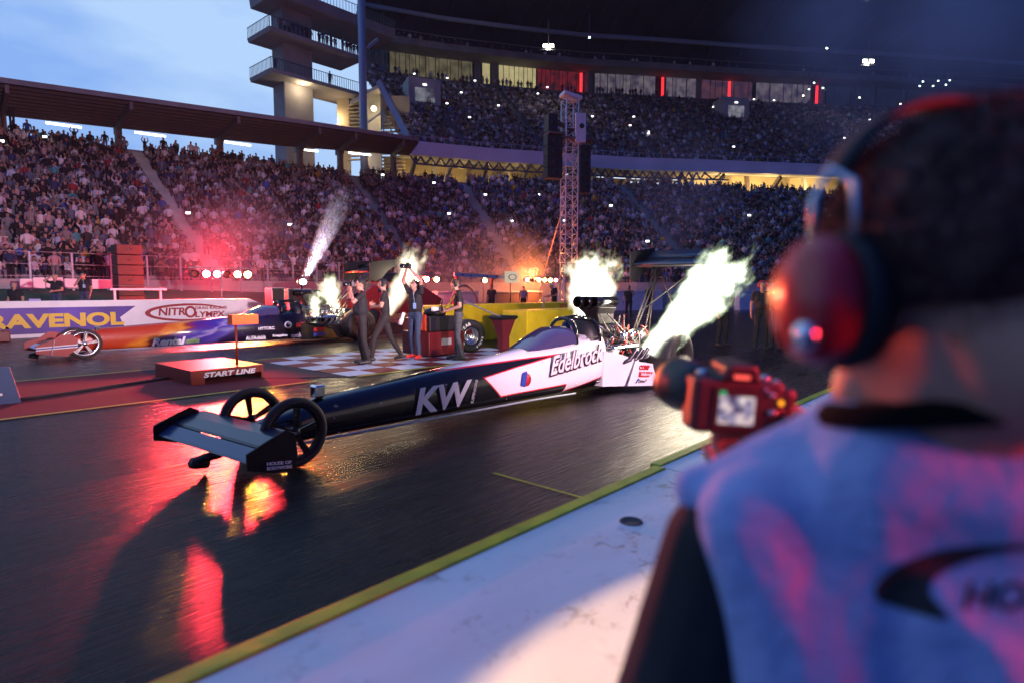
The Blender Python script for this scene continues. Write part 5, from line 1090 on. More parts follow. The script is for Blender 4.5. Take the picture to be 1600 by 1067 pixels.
a = AY(170, 454, 29.0); b = AY(258, 451, 29.0); mb = MB(); mb.span((a.x, 28.8, a.z), (b.x, 29.2, b.z)); 
for x in (a.x+.2, b.x-.2): mb.span((x-.04, 28.95, 1.0), (x+.04, 29.05, a.z))
tag(mb.build('long_table', M['white'], None), 'long white table top in front of the loudspeaker column', 'table')
t = thing('work_table', 'table with yellow papers and a laptop by the seated man far left', 'table', (AY(30, 467, 27.0).x, 27.0, 0)); mb = MB(); mb.span((-.9, -.35, .98), (.9, .35, 1.03)); mb.span((-.85, -.3, 0), (-.8, .3, .98)); mb.span((.8, -.3, 0), (.85, .3, .98)); mb.build('table_top', M['white'], t)
mb = MB(); mb.span((-.55, -.3, 1.032), (.2, .1, 1.06)); tag(mb.build('yellow_papers', mat('paper_yellow', (.75, .55, .05), .6), None, loc=t.location), 'yellow papers spread on the work table', 'papers')
mb = MB(); mb.span((.28, -.2, 1.032), (.62, .05, 1.05)); mb.box((.45, .08, 1.15), (.34, .02, .2), Matrix.Rotation(-.25, 3, 'X')); o = mb.build('laptop_body', mat('laptop_lilac', (.45, .4, .7), .4), None, loc=t.location); o.name = 'laptop'; tag(o, 'open lilac laptop on the work table', 'laptop')
mb = MB(); mb.span((-3, -.4, 0), (1.6, .4, .34)); tag(mb.build('red_ramp', M['cart_red'], None, loc=(1.9, 24.2, 0), bevel=.03), 'low dark red ramp block in front of the banner wall at the left edge', 'ramp')

# ------------------------------------------------------------------ people
def cap_into(mb, a, b, ra, rb, n=12):
    a = Vector(a); b = Vector(b)
    mb.ball(a, ra, n, 8); mb.ball(b, rb, n, 8)
    if (b-a).length > 1e-4: mb.tube([a, b], [ra, rb], n)
def fuse(caps, voxel, name, keys, mats, smooth=3):
    """one continuous skin over all tapered limbs (voxel union), coloured limb by limb"""
    mb = MB()
    for c in caps:
        if c[0] == 'e': mb.ball(c[1], c[2], 20, 14)
        else: cap_into(mb, c[1], c[2], c[3], c[4])
    me = bpy.data.meshes.new('t'); me.from_pydata(mb.v, [], mb.f); o = bpy.data.objects.new('t', me); COL.objects.link(o)
    b = bmesh.new(); b.from_mesh(me); bmesh.ops.recalc_face_normals(b, faces=b.faces); b.to_mesh(me); b.free()
    r = o.modifiers.new('r', 'REMESH'); r.mode = 'VOXEL'; r.voxel_size = voxel; r.use_smooth_shade = True
    s = o.modifiers.new('s', 'SMOOTH'); s.iterations = smooth; s.factor = .5
    dg = bpy.context.evaluated_depsgraph_get(); m2 = bpy.data.meshes.new_from_object(o.evaluated_get(dg)); bpy.data.objects.remove(o)
    n = len(m2.polygons); C = np.empty(n*3); m2.polygons.foreach_get('center', C); C = C.reshape(-1, 3); best = np.full(n, 1e9); idx = np.zeros(n, int)
    for c in caps:
        if c[0] == 'e':
            d = (np.linalg.norm((C-np.array(c[1]))/np.array(c[2]), axis=1)-1)*min(c[2]); key = c[3]
        else:
            a = np.array(c[1]); ab = np.array(c[2])-a; L2 = max(ab @ ab, 1e-9); tt = np.clip(((C-a) @ ab)/L2, 0, 1); d = np.linalg.norm(C-a-tt[:, None]*ab, axis=1)-(c[3]+(c[4]-c[3])*tt); key = c[5]
        k = keys.index(key); w_ = d < best; best[w_] = d[w_]; idx[w_] = k
    m2.materials.clear()
    for k in keys: m2.materials.append(mats[k])
    m2.polygons.foreach_set('material_index', idx.astype('i4')); m2.polygons.foreach_set('use_smooth', [True]*n); m2.name = name
    o = bpy.data.objects.new(name, m2); COL.objects.link(o); return o
SKINM = mat('skin', (.45, .24, .17), .5, var=.1, scale=12); SKINM.node_tree.nodes['Principled BSDF'].inputs['Subsurface Weight'].default_value = .08
mm('denim', (.03, .05, .10), .8, var=.3, scale=18); mm('grey_jeans', (.07, .075, .09), .8, var=.3, scale=18); mm('shirt_black', (.014, .014, .017), .85, var=.3, scale=9, bump=.3); mm('trousers_black', (.02, .017, .017), .85, var=.3, scale=9, bump=.3); mm('shoe_red', (.65, .04, .03), .5); mm('shoe_black', (.02, .02, .02), .5); mm('sole_white', (.6, .6, .6), .5)
mm('hair_brown', (.07, .04, .02), .6, bump=.6, scale=60); mm('hair_dark', (.02, .014, .012), .6, bump=.6, scale=60); mm('cap_black', (.015, .015, .017), .7)
def hand(caps, w_, d, palm, key='skin', k=1.0, side=1, curl=.5):
    """palm, four fingers of different length and a thumb leaving the side of the palm; d = reach, palm = way the palm faces"""
    d = Vector(d).normalized(); palm = Vector(palm); palm = (palm-d*palm.dot(d)).normalized(); s = d.cross(palm)*side; w_ = Vector(w_)
    for q in (-.022, 0, .022): caps.append(('c', w_+s*q*.6*k, w_+d*.075*k+s*q*k, .017*k, .014*k, key))
    for i, (q, ln) in enumerate(((-.031, .066), (-.010, .076), (.011, .072), (.030, .056))):
        a = w_+d*.082*k+s*q*k; b = a+(d*cos(curl*.5)+palm*sin(curl*.5))*ln*.55*k; c = b+(d*cos(curl*1.6)+palm*sin(curl*1.6))*ln*.5*k
        caps.append(('c', a, b, .0095*k, .0085*k, key)); caps.append(('c', b, c, .0085*k, .0075*k, key))
    a = w_+d*.025*k-s*.026*k; b = a+(d*.6-s*.8+palm*.4).normalized()*.04*k; c = b+(d*.9-s*.2+palm*.5).normalized()*.032*k
    caps.append(('c', a, b, .013*k, .0105*k, key)); caps.append(('c', b, c, .0105*k, .009*k, key))
def body_caps(J, top='shirt', pants='trousers', shoe='shoe', sleeve='short', curl=.5, palms=None, belly=0):
    V = lambda k: Vector(J[k]); c = []
    pel, chest, nk, hd = V('pelvis'), V('chest'), V('neck'), V('head'); r = (V('shoL')-V('shoR')).normalized(); hr = (V('hipL')-V('hipR')).normalized()
    for q in (-.075, 0, .075):
        c.append(('c', pel+hr*q*1.0, pel+Vector((0, 0, -.03))+hr*q, .105, .10, pants)); c.append(('c', pel+Vector((0, 0, .10))+hr*q*.9, chest+r*q*1.05, .098+belly*.03, .112, top))
        c.append(('c', chest+r*q*1.05, chest.lerp(nk, .55)+r*q*1.25, .112, .075, top))
    if belly: c.append(('e', pel+Vector((0, -.07*belly, .15)), (.14, .12, .13), top))
    c.append(('c', nk-Vector((0, 0, .06)), hd-Vector((0, 0, .05)), .056, .052, 'skin'))
    for s_ in 'LR':
        sh, el, wr = V('sho'+s_), V('elb'+s_), V('wri'+s_); c.append(('c', nk-Vector((0, 0, .03))+(sh-nk)*.25, sh, .055, .062, top))
        mid = sh.lerp(el, .62); c.append(('c', sh, mid, .060, .050, top)); sk = 'skin' if sleeve == 'short' else top
        c.append(('c', mid, el, .046, .042, sk)); c.append(('c', el, wr, .042, .028, sk)); dr_ = (wr-el).normalized(); pl = (palms or {}).get(s_, -r if s_ == 'L' else r)
        hd_dir = (palms or {}).get('d'+s_, dr_); hand(c, wr, hd_dir, pl, 'skin', 1.05, 1 if s_ == 'L' else -1, curl)
        hp, kn, an, to = V('hip'+s_), V('kne'+s_), V('ank'+s_), V('toe'+s_)
        c.append(('c', hp, kn, .092, .062, pants)); c.append(('c', kn, kn.lerp(an, .35), .060, .062, pants)); c.append(('c', kn.lerp(an, .35), an+(kn-an)*.12, .062, .05, pants)); c.append(('c', an, an+(kn-an)*.1, .045, .045, pants))
        c.append(('c', an-Vector((0, 0, .03)), to, .042, .036, shoe)); c.append(('c', an-Vector((0, -.05, .045)), to, .035, .034, shoe))
    return c
def head_caps(hd, f):
    f = Vector(f).normalized(); l = Vector((0, 0, 1)).cross(f).normalized(); u = f.cross(l); hd = Vector(hd); c = []
    c.append(('c', hd+u*.03-f*.012, hd+u*.03+f*.02, .082, .078, 'skin')); c.append(('c', hd-u*.01+f*.02, hd-u*.075+f*.045, .068, .036, 'skin'))
    c.append(('c', hd-u*.06+f*.04-l*.025, hd-u*.06+f*.04+l*.025, .034, .034, 'skin'))
    c.append(('c', hd+u*.022+f*.095, hd-u*.018+f*.112, .009, .014, 'skin'))                                     # nose
    c.append(('c', hd-u*.050+f*.088-l*.018, hd-u*.050+f*.088+l*.018, .008, .008, 'lip'))
    for s in (-1, 1):
        c.append(('c', hd+u*.02+l*s*.082-f*.005, hd-u*.02+l*s*.080-f*.0, .014, .010, 'skin')); c.append(('c', hd+u*.048+f*.080+l*s*.02, hd+u*.046+f*.074+l*s*.045, .010, .009, 'brow')); c.append(('c', hd+u*.024+f*.080+l*s*.030, hd+u*.024+f*.081+l*s*.036, .010, .010, 'eye'))
    return c
STAND = dict(pelvis=(0, 0, .98), chest=(0, 0, 1.28), neck=(0, .005, 1.50), head=(0, -.015, 1.63), shoL=(.19, .01, 1.44), shoR=(-.19, .01, 1.44), elbL=(.25, .03, 1.16), elbR=(-.25, .03, 1.16), wriL=(.25, -.08, .92), wriR=(-.25, -.08, .92),
             hipL=(.095, 0, .93), hipR=(-.095, 0, .93), kneL=(.11, -.03, .50), kneR=(-.11, -.03, .50), ankL=(.12, .03, .09), ankR=(-.12, .03, .09), toeL=(.14, -.14, .04), toeR=(-.14, -.14, .04))
def person(label, loc, rz, J={}, look=(0, -1, 0), top='shirt_black', pants='trousers_black', shoe='shoe_black', hair='hair_dark', cap=None, phones=False, scale=1.0, curl=.5, sleeve='short', palms=None, belly=0, voxel=.0115, bald=False, extra=None, badge=None):
    j = dict(STAND); j.update(J); t = thing('person', label, 'person', loc, rz); t.scale = (scale,)*3; hd = Vector(j['head'])
    caps = body_caps(j, sleeve=sleeve, curl=curl, palms=palms, belly=belly)+head_caps(hd, look)
    o = fuse(caps, voxel, 'body', ['skin', 'shirt', 'trousers', 'shoe', 'lip', 'brow', 'eye'], {'skin': SKINM, 'shirt': M[top], 'trousers': M[pants], 'shoe': M[shoe], 'lip': mat('lip', (.35, .12, .10), .5), 'brow': M['hair_dark'], 'eye': M['black']}); o.parent = t
    f = Vector(look).normalized(); l = Vector((0, 0, 1)).cross(f).normalized(); u = f.cross(l); Q = Matrix((l, -f, u)).transposed().to_4x4(); Q.translation = hd
    if not bald:
        mb = MB(); n = 20
        for i in range(0, 9):
            pass
        secs = []
        for i in range(8):
            a = pi/2*i/7; secs.append([(.088*cos(a)*cos(b), (.010+.098*cos(a)*sin(b)) if sin(b) > -.2 else (.010+.092*cos(a)*sin(b)), .035+.092*sin(a)) for b in [2*pi*k/n for k in range(n)]])
        nape = [(.084*cos(b), .012+.094*sin(b), .035-(.075*max(0, sin(b)) if sin(b) > -.3 else 0)) for b in [2*pi*k/n for k in range(n)]]
        mb.loft([nape]+secs, cap=False); h = mb.build('hair' if not cap else 'cap', M[hair if not cap else cap], t); h.matrix_local = Q
        if cap:
            mb = MB(); mb.loft([[(x, y, z) for x, y, z in ((-.07, -.07, .055), (-.05, -.15, .042), (0, -.165, .04), (.05, -.15, .042), (.07, -.07, .055))], [(x, y, z+.008) for x, y, z in ((-.07, -.07, .055), (-.05, -.15, .042), (0, -.165, .04), (.05, -.15, .042), (.07, -.07, .055))]], closed=False, cap=False); pk = mb.build('peak', M[cap], h)
    if phones:
        mb = MB()
        for s in (-1, 1): mb.lathe([(0, s*.115), (.030, s*.115), (.038, s*.10), (.038, s*.08), (0, s*.08)], 16, (0, 0, 0), 'X')
        mb.tube([(.105*cos(a), 0, .105*sin(a)*1.25) for a in [pi*k/14 for k in range(15)]], .010, 6); e = tag(mb.build('headphones', M['black']), 'black ear defenders worn by the ' + label.split(',')[0][:60], 'ear defenders'); e.name = 'ear_defenders'; Wm = Matrix.Translation(Vector(loc)) @ Matrix.Rotation(rz, 4, 'Z') @ Matrix.Scale(scale, 4); e.matrix_world = Wm @ Q
        e['label'] = label_phones(label)
    if badge:
        mb = MB(); mb.box(badge, (.09, .006, .13)); mb.tube([(badge[0], badge[1], badge[2]+.06), (.05, badge[1]+.02, 1.44), (.0, -.05, 1.50)], .004, 5); mb.build('badge', mat('badge_blue', (.35, .55, .8), .4), t)
    return t
def label_phones(l): return 'ear defenders on the head of the '+' '.join(l.split()[:8])
def facing(dx, dy): return math.atan2(dx, -dy)
def imgdir(r, f): return FW[0]*f+RT[0]*r, FW[1]*f+RT[1]*r
def video_camera(label, mat4, lens_white=False):
    o = bpy.data.objects.new('camera', None); COL.objects.link(o); tag(o, label, 'camera'); o.matrix_world = mat4
    mb = MB(); mb.box((0, 0, 0), (.15, .07, .10)); mb.box((0, 0, .06), (.06, .06, .035)); mb.build('camera_body', M['black'], o, bevel=.008)
    mb = MB(); mb.lathe([(.0, -.03), (.040, -.03), (.042, -.10), (.050, -.12), (.052, -.20), (.044, -.20), (.040, -.16), (0, -.16)], 20, (0, 0, 0), 'Y'); mb.build('lens', M['white'] if lens_white else M['gloss_black'], o)
    return o
def place(t, loc):      # local point of a thing in world space
    return Matrix.Translation(t.location) @ Matrix.Rotation(t.rotation_euler.z, 4, 'Z') @ Matrix.Scale(t.scale[0], 4) @ Matrix.Translation(loc)
LEFT = imgdir(-1, .15)
# A: cap, arm raised to the head
pa = G(567, 569)
A = person('man in black overalls and cap raising a camera to his face, nearest on the chequers', (pa.x, pa.y, .013), facing(*imgdir(-1, -.35)), dict(wriR=(-.10, -.20, 1.56), elbR=(-.20, -.24, 1.33), wriL=(.06, -.22, 1.50), elbL=(.24, -.18, 1.28), ankL=(.13, .10, .09), toeL=(.16, -.08, .04), kneL=(.12, .02, .5)), look=(0, -1, .05), cap='cap_black', pants='trousers_black', scale=1.03, sleeve='short', belly=1, palms={'L': (-.3, -.2, .6), 'R': (.3, -.2, .6)})
video_camera('black camera held to the face of the man in cap and overalls', place(A, (.0, -.17, 1.64)))
# B: striding
pb = G(602, 564)
B2 = person('man in cap and headset with folded arms striding behind the overalled man', (pb.x, pb.y, .013), facing(*imgdir(-1, -.2)), dict(kneL=(.10, -.22, .52), ankL=(.10, -.28, .09), toeL=(.11, -.46, .04), kneR=(-.10, .12, .50), ankR=(-.10, .34, .12), toeR=(-.11, .22, .04), pelvis=(0, .02, .95), elbL=(.26, -.06, 1.18), wriL=(.02, -.24, 1.16), elbR=(-.26, -.06, 1.18), wriR=(-.02, -.24, 1.22)), cap='cap_black', scale=1.03, pants='trousers_black', phones=True)
# C: arms overhead with a camera
pc = G(650, 560)
C_ = person('man in jeans and red shoes holding a camera high above his head', (pc.x, pc.y, .013), facing(*imgdir(-.55, -.8)), dict(elbL=(.27, -.10, 1.74), elbR=(-.27, -.10, 1.74), shoL=(.19, 0, 1.49), shoR=(-.19, 0, 1.49), wriL=(.07, -.20, 1.98), wriR=(-.07, -.20, 1.98), ankL=(.15, -.06, .09), toeL=(.20, -.22, .04), kneL=(.13, -.08, .5)), look=(0, -.9, .15), cap='cap_black', pants='denim', shoe='shoe_red', scale=1.02, badge=(.10, -.13, 1.18), palms={'L': (-.8, 0, .1), 'R': (.8, 0, .1)})
video_camera('black camera held overhead by the man in red shoes', place(C_, (0, -.22, 2.06)))
mb = MB(); mb.lathe([(0, 0), (.040, 0), (.042, .12), (.052, .16), (.052, .28), (.0, .28)], 20, (0, 0, 0), 'Z'); mb.lathe([(.0535, .18), (.0535, .20)], 20, (0, 0, 0), 'Z'); o = mb.build('telephoto_lens', M['white']); o.matrix_world = place(C_, (-.26, -.10, 1.02)) @ Matrix.Rotation(R(195), 4, 'Y') @ Matrix.Rotation(R(12), 4, 'X'); tag(o, 'white telephoto lens hanging at the hip of the man in red shoes', 'lens')
# D: looking down at a camera with white lens
pd = G(717, 563)
D_ = person('young man in grey jeans holding a camera with white lens at his waist', (pd.x, pd.y, .013), facing(*imgdir(-1, -.12)), dict(head=(0, -.055, 1.61), neck=(0, -.02, 1.49), elbL=(.24, .02, 1.16), wriL=(.10, -.27, 1.06), elbR=(-.25, .02, 1.15), wriR=(-.10, -.27, 1.08), ankL=(.10, .08, .09), toeL=(.12, -.12, .04), ankR=(-.10, -.04, .09), toeR=(-.12, -.24, .04)), look=(0, -.85, -.42), hair='hair_brown', pants='grey_jeans', scale=1.04, phones=True, palms={'L': (-.6, 0, .6), 'R': (.6, 0, .6)})
o = video_camera('camera rig with monitor and white lens held at the waist of the young man', place(D_, (0, -.38, 1.10)), True)
mb = MB(); mb.box((0, .02, .17), (.16, .015, .10), Matrix.Rotation(-.5, 3, 'X')); mb.tube([(0, .02, .05), (0, .02, .12)], .008, 6); mb.build('monitor', M['black'], o); mb = MB(); mb.span((-.13, .02, -.05), (.13, .06, -.03)); mb.tube([(-.13, .04, -.05), (-.13, .04, .05)], .016, 8); mb.tube([(.13, .04, -.05), (.13, .04, .05)], .016, 8); mb.build('rig_handle', M['black'], o)
mb = MB(); mb.tube([(.12, .01, 1.50), (.10, -.14, 1.30), (.05, -.30, 1.12)], .016, 6); mb.tube([(-.12, .01, 1.50), (-.10, -.14, 1.30), (-.05, -.30, 1.12)], .016, 6); mb.build('camera_strap', mat('strap_yellow', (.30, .22, .03), .6, var=.6, scale=30), D_)
# crew on the far right of the lane
q = G(1128, 541); person('crew member in grey shirt half hidden by the long white flame', (q.x, q.y, 0), facing(*imgdir(.3, -1)), dict(wriL=(.2, -.15, 1.3)), top='grey', scale=1.0, phones=False)
q = G(1188, 546); E1 = person('crew member in black with red ear defenders standing behind the flame', (q.x, q.y, 0), facing(*imgdir(-.4, -1)), dict(), scale=1.03, cap=None, belly=.6); 
mb = MB()
for s in (-1, 1): mb.lathe([(0, s*.125), (.035, s*.12), (.045, s*.10), (.045, s*.08), (0, s*.08)], 16, (0, 0, 0), 'X')
mb.tube([(.11*cos(a), 0, .13*sin(a)) for a in [pi*k/14 for k in range(15)]], .010, 6); e = mb.build('ear_defenders', M['shoe_red']); e.matrix_world = place(E1, (0, -.015, 1.64)); tag(e, 'red ear defenders on the crew member in black behind the flame', 'ear defenders')
q = G(1212, 547); person('crew member in black close behind the one with red ear defenders', (q.x, q.y, 0), facing(*imgdir(-.8, -.6)), dict(), scale=.98, cap='cap_black')
# crew behind, in the red light
for px, py, Y, f_, lb, kw in ((768, 446, 23.5, (-.3, -1), 'dim red lit man standing behind the yellow wall under the sign', dict(top='cap_black')), (818, 448, 24.5, (.2, -1), 'dim man standing behind the yellow wall right of the sign', dict(top='grey', cap='cap_black')),
                              (866, 441, 19, (-.9, -.3), 'crew member in white helmet bending by the foot of the truss tower', dict(J=dict(head=(0, -.12, 1.55), neck=(0, -.08, 1.44), chest=(0, -.02, 1.26), wriL=(.2, -.32, 1.1), wriR=(-.2, -.32, 1.1)), cap='sole_white')),
                              (983, 447, 16.5, (-.6, -1), 'orange lit crew member between the upright flame and the wing struts', dict(J=dict(wriL=(.16, -.16, 1.5), elbL=(.28, -.1, 1.3)))), (1015, 446, 18, (.2, -1), 'orange lit crew member directly behind the wing struts', dict(top='trousers_black')), (1052, 444, 17, (-.2, -1), 'crew member in pale top behind the right wing strut', dict(top='grey'))):
    q = AY(px, py, Y); s = (q.z)/1.74; person(lb, (q.x, Y, 0), facing(*imgdir(*f_)), kw.pop('J', {}), scale=max(.9, min(s, 1.12)), voxel=.02, **kw)
zb_l = 1.0
for px, py, Y, lb, kw in ((22, 441, 27.9, 'bald man in black seated at the far left behind the banner wall', dict(bald=True, J={})), (86, 428, 27.6, 'man in black with one hand raised to his head behind the banner wall', dict(bald=True, J=dict(wriR=(-.05, -.10, 1.66), elbR=(-.30, -.14, 1.50), wriL=(.12, -.34, 1.12), elbL=(.26, -.08, 1.16)))), (130, 426, 27.6, 'man in black shirt with white badge and hand at his mouth behind the banner wall', dict(hair='hair_dark', J=dict(wriR=(-.03, -.18, 1.52), elbR=(-.24, -.16, 1.26)), badge=(.08, -.14, 1.24)))):
    q = AY(px, py, Y); top = q.z; person(lb, (q.x, Y, top-1.76), facing(*imgdir(.1, -1)), kw.pop('J'), voxel=.02, pants='denim', **kw)

# ------------------------------------------------------------------ the photographer in front
def Cw(r, f, z): return Vector((FW[0]*f+RT[0]*r, FW[1]*f+RT[1]*r, z))
ph = thing('person', 'photographer in pale blue vest and red ear defenders seen from behind, filling the right side', 'person', Cw(.34, .45, 0)); O = ph.location
def P3(r, f, z): return Cw(r, f, z)-O
hc = P3(.308, .412, 1.596); fdir = Vector((*imgdir(-.18, 1), -.06)).normalized(); ldir = Vector((0, 0, 1)).cross(fdir).normalized(); udir = fdir.cross(ldir)
def HP(l, f, u): return hc+ldir*l+fdir*f+udir*u
caps = []
caps += [('c', HP(0, -.020, .035), HP(0, .028, .035), .083, .078, 'skin'), ('c', HP(0, .03, -.02), HP(0, .06, -.085), .068, .036, 'skin'), ('c', HP(.028, .045, -.07), HP(-.028, .045, -.07), .034, .034, 'skin'), ('c', HP(0, .105, .03), HP(0, .122, -.012), .009, .015, 'skin'), ('c', HP(0, -.045, .0), HP(0, -.05, -.03), .062, .058, 'skin')]
for s in (-1, 1): caps += [('c', HP(s*.082, 0, .02), HP(s*.08, .0, -.02), .014, .010, 'skin'), ('c', HP(s*.02, .088, .055), HP(s*.045, .082, .052), .010, .009, 'skin')]
nkb = P3(.315, .43, 1.514)
caps += [('c', HP(0, -.02, -.03), nkb, .062, .066, 'skin'), ('c', nkb, P3(.32, .45, 1.42), .06, .07, 'shirt')]
shL, shR = P3(.178, .492, 1.396), P3(.475, .365, 1.42); wl_, wr_ = P3(.318, .745, 1.335), P3(.408, .745, 1.360)
elL, elR = P3(.140, .515, 1.14), P3(.53, .52, 1.17)
for a, b in (((.235, .48, 1.39), (.26, .48, 1.0)), ((.33, .455, 1.40), (.345, .455, .98)), ((.42, .42, 1.39), (.43, .43, 1.0))): caps.append(('c', P3(*a), P3(*b), .072, .080, 'shirt'))
for sh, el, wr in ((shL, elL, wl_), (shR, elR, wr_)):
    caps += [('c', nkb+(sh-nkb)*.3-Vector((0, 0, .035)), sh-Vector((0, 0, .012)), .032, .042, 'shirt'), ('c', sh-Vector((0, 0, .012)), sh.lerp(el, .75), .052, .066, 'shirt'), ('c', sh.lerp(el, .70), el, .045, .042, 'skin'), ('c', el, wr, .044, .028, 'skin')]
hand(caps, wl_, P3(.308, .84, 1.385)-wl_, Vector((0, 0, 1)), 'skin', .92, 1, .8); hand(caps, wr_, (P3(.384, .82, 1.432)-wr_), -Vector((*imgdir(1, 0), 0)), 'skin', .90, -1, 1.1)
for s, x in ((1, .25), (-1, .43)):
    hp = P3(x, .46, .95); caps += [('c', P3(x+.03*s, .46, 1.0), hp, .11, .10, 'trousers'), ('c', hp, P3(x, .47, .5), .09, .062, 'trousers'), ('c', P3(x, .47, .5), P3(x, .43, .12), .062, .048, 'trousers'), ('c', P3(x, .43, .06), P3(x-.02, .58, .045), .045, .038, 'shoe')]
bd = fuse(caps, .006, 'body', ['skin', 'shirt', 'trousers', 'shoe'], {'skin': mat('skin_near', (.42, .22, .16), .5, var=.12, scale=30, bump=.08), 'shirt': M['shirt_black'], 'trousers': M['denim'], 'shoe': M['shoe_black']}, smooth=5); bd.parent = ph
# hair: short cap of hair with clumps, temple and nape left bare
mb = MB(); n, m_ = 72, 40; vs = []; hr = np.random.default_rng(3)
for i in range(m_+1):
    th = pi*.64*i/m_
    for k in range(n):
        a = 2*pi*k/n; l, f = cos(a), sin(a)
        lim = .64 if f < .1 else .64-.26*min(1, (f-.1)*1.6)      # hair line rises towards the forehead
        th2 = min(th, pi*lim); rad = 1.0+.012*sin(9*a+3*th)*sin(7*th)+hr.normal(0, .004)
        if th >= pi*lim-.02: rad *= .965
        rad *= .985; vs.append(HP(.0905*l*sin(th2)*rad, -.004+(.112 if f < 0 else .104)*f*sin(th2)*rad, .030+.094*cos(th2)*rad))
mb.add(vs, [(i*n+k, (i+1)*n+k, (i+1)*n+(k+1) % n, i*n+(k+1) % n) for i in range(m_) for k in range(n)], True)
hm = mat('hair_short', (.045, .020, .022), .65, var=.8, scale=16, bump=1.0, bscale=60, spec=.25); # short cropped strands standing off the scalp, thinning out towards the nape
for q in range(16000):
    a = hr.uniform(0, 2*pi); th = math.acos(hr.uniform(-.72, 1)); l, f = cos(a), sin(a); lim = .74 if f < .1 else .74-.34*min(1, (f-.1)*1.6)
    if th > pi*lim or (th > pi*(lim-.14) and hr.random() < (th/pi-lim+.14)/.14): continue
    ln = hr.uniform(.005, .011)*(1 if th < pi*.5 else max(.35, 1-(th/pi-.5)*2.6))
    def S(r_, da=0): return HP(.0905*cos(a+da)*sin(th)*r_, -.004+(.112 if f < 0 else .104)*sin(a+da)*sin(th)*r_, .030+.094*cos(th)*r_)
    p = S(.975); o2 = S(1.0)-hc; nrm = o2.normalized(); tip = p+nrm*ln+Vector(hr.normal(0, .0022, 3))+Vector((0, 0, -.002)); sd = Vector(hr.normal(0, 1, 3)).cross(nrm).normalized()*.00055
    mb.add([p-sd, p+sd, tip], [(0, 1, 2)], False)
hair = MB.build(mb, 'hair', hm, ph)
# ear defenders (worn: a thing of its own)
ed = thing('ear_defenders', 'large red and black ear defenders on the photographer\'s head', 'ear defenders', O)
for s in (1, -1):
    def EP(o, f, u): return HP(s*(.078+(o-.078)*.92), f*.84, u*.84)
    c0 = (.0, -.015)
    def ringp(off, rf, ru, sh=0): return [EP(off, .004+rf*cos(b)+sh, -.004+ru*sin(b)) for b in [2*pi*k/32 for k in range(32)]]
    mb = MB(); mb.loft([ringp(.078, .030, .038), ringp(.080, .041, .050), ringp(.092, .045, .054), ringp(.104, .043, .052), ringp(.106, .036, .045)]); mb.build('cushion', M['cap_black'], ed)
    mb = MB(); mb.loft([ringp(.104, .040, .049), ringp(.112, .042, .051), ringp(.124, .038, .047), ringp(.134, .028, .036), ringp(.138, .012, .018), ringp(.139, .002, .003)]); mb.build('cup', mat('cup_red', (.45, .012, .02), .35, coat=.3), ed)
    mb = MB(); mb.ball(EP(.136, -.016, -.030), .009, 12, 8); mb.build('knob', M['chrome'], ed)
    mb = MB(); mb.tube([EP(.112, .012, .040), EP(.110, .014, .075), EP(.098, .012, .10), EP(.092, -.006, .085), EP(.100, -.018, .04)], .0032, 8); mb.build('wire_yoke', M['metal'], ed)
mb = MB(); arc = [HP(.100*cos(a), .020, .035+.100*sin(a)) for a in [pi*(.16+.68*k/20) for k in range(21)]]
mb.loft([[p+fdir*.012+(p-hc).normalized()*.002, p-fdir*.012+(p-hc).normalized()*.002, p-fdir*.012-(p-hc).normalized()*.004, p+fdir*.012-(p-hc).normalized()*.004] for p in arc]); mb.build('headband', M['cap_black'], ed)
# vest
vc = [('c', P3(.19, .452, 1.425), P3(.228, .442, 1.28), .046, .054, 'v'), ('c', P3(.27, .425, 1.466), P3(.39, .382, 1.470), .056, .056, 'v'), ('c', P3(.160, .500, 1.432), P3(.272, .455, 1.474), .022, .052, 'v'), ('c', P3(.355, .42, 1.455), P3(.47, .37, 1.425), .052, .06, 'v'), ('c', P3(.30, .445, 1.44), P3(.345, .425, 1.44), .060, .060, 'v')]
for a, b, r0, r1 in (((.262, .468, 1.385), (.285, .47, .98), .086, .106), ((.33, .44, 1.38), (.345, .44, .98), .096, .112), ((.42, .405, 1.39), (.44, .41, .98), .088, .108), ((.235, .465, 1.42), (.285, .465, 1.24), .040, .085), ((.275, .44, 1.480), (.37, .405, 1.486), .050, .054), ((.26, .455, 1.43), (.42, .39, 1.43), .07, .07)): vc.append(('c', P3(*a), P3(*b), r0, r1, 'v'))
vm = mat('vest_cloth', (.30, .38, .66), .75, var=.05, scale=5, bump=.35, bscale=34)
vest = fuse(vc, .006, 'vest', ['v'], {'v': vm}, smooth=8); vest.parent = ph
# cloth folds as real relief: long ridges pulled from the shoulders to the waist
me = vest.data; co = np.empty(len(me.vertices)*3); me.vertices.foreach_get('co', co); co = co.reshape(-1, 3); no = np.empty_like(co).ravel(); me.vertices.foreach_get('normal', no); no = no.reshape(-1, 3)
rel = co; rr_ = rel[:, 0]*RT[0]+rel[:, 1]*RT[1]+.34; zz_ = rel[:, 2]; disp = np.zeros(len(co))
for (r0, z0_), (r1, z1_), wd, am in (((.30, 1.36), (.235, 1.10), .014, .012), ((.215, 1.36), (.262, 1.12), .010, .007), ((.42, 1.40), (.36, 1.15), .016, .013), ((.375, 1.38), (.44, 1.18), .012, .010), ((.45, 1.38), (.50, 1.15), .014, .012), ((.27, 1.30), (.30, 1.05), .012, -.007), ((.24, 1.44), (.33, 1.34), .010, .005), ((.33, 1.30), (.39, 1.05), .015, .009)):
    a = np.array([r0, z0_]); ab = np.array([r1, z1_])-a; q = np.stack([rr_, zz_], 1)-a; t_ = np.clip(q @ ab/(ab @ ab), 0, 1); dd = np.linalg.norm(q-t_[:, None]*ab, axis=1); disp += am*np.exp(-(dd/wd)**2)*np.sin(np.pi*np.clip(t_*.9+.08, 0, 1))
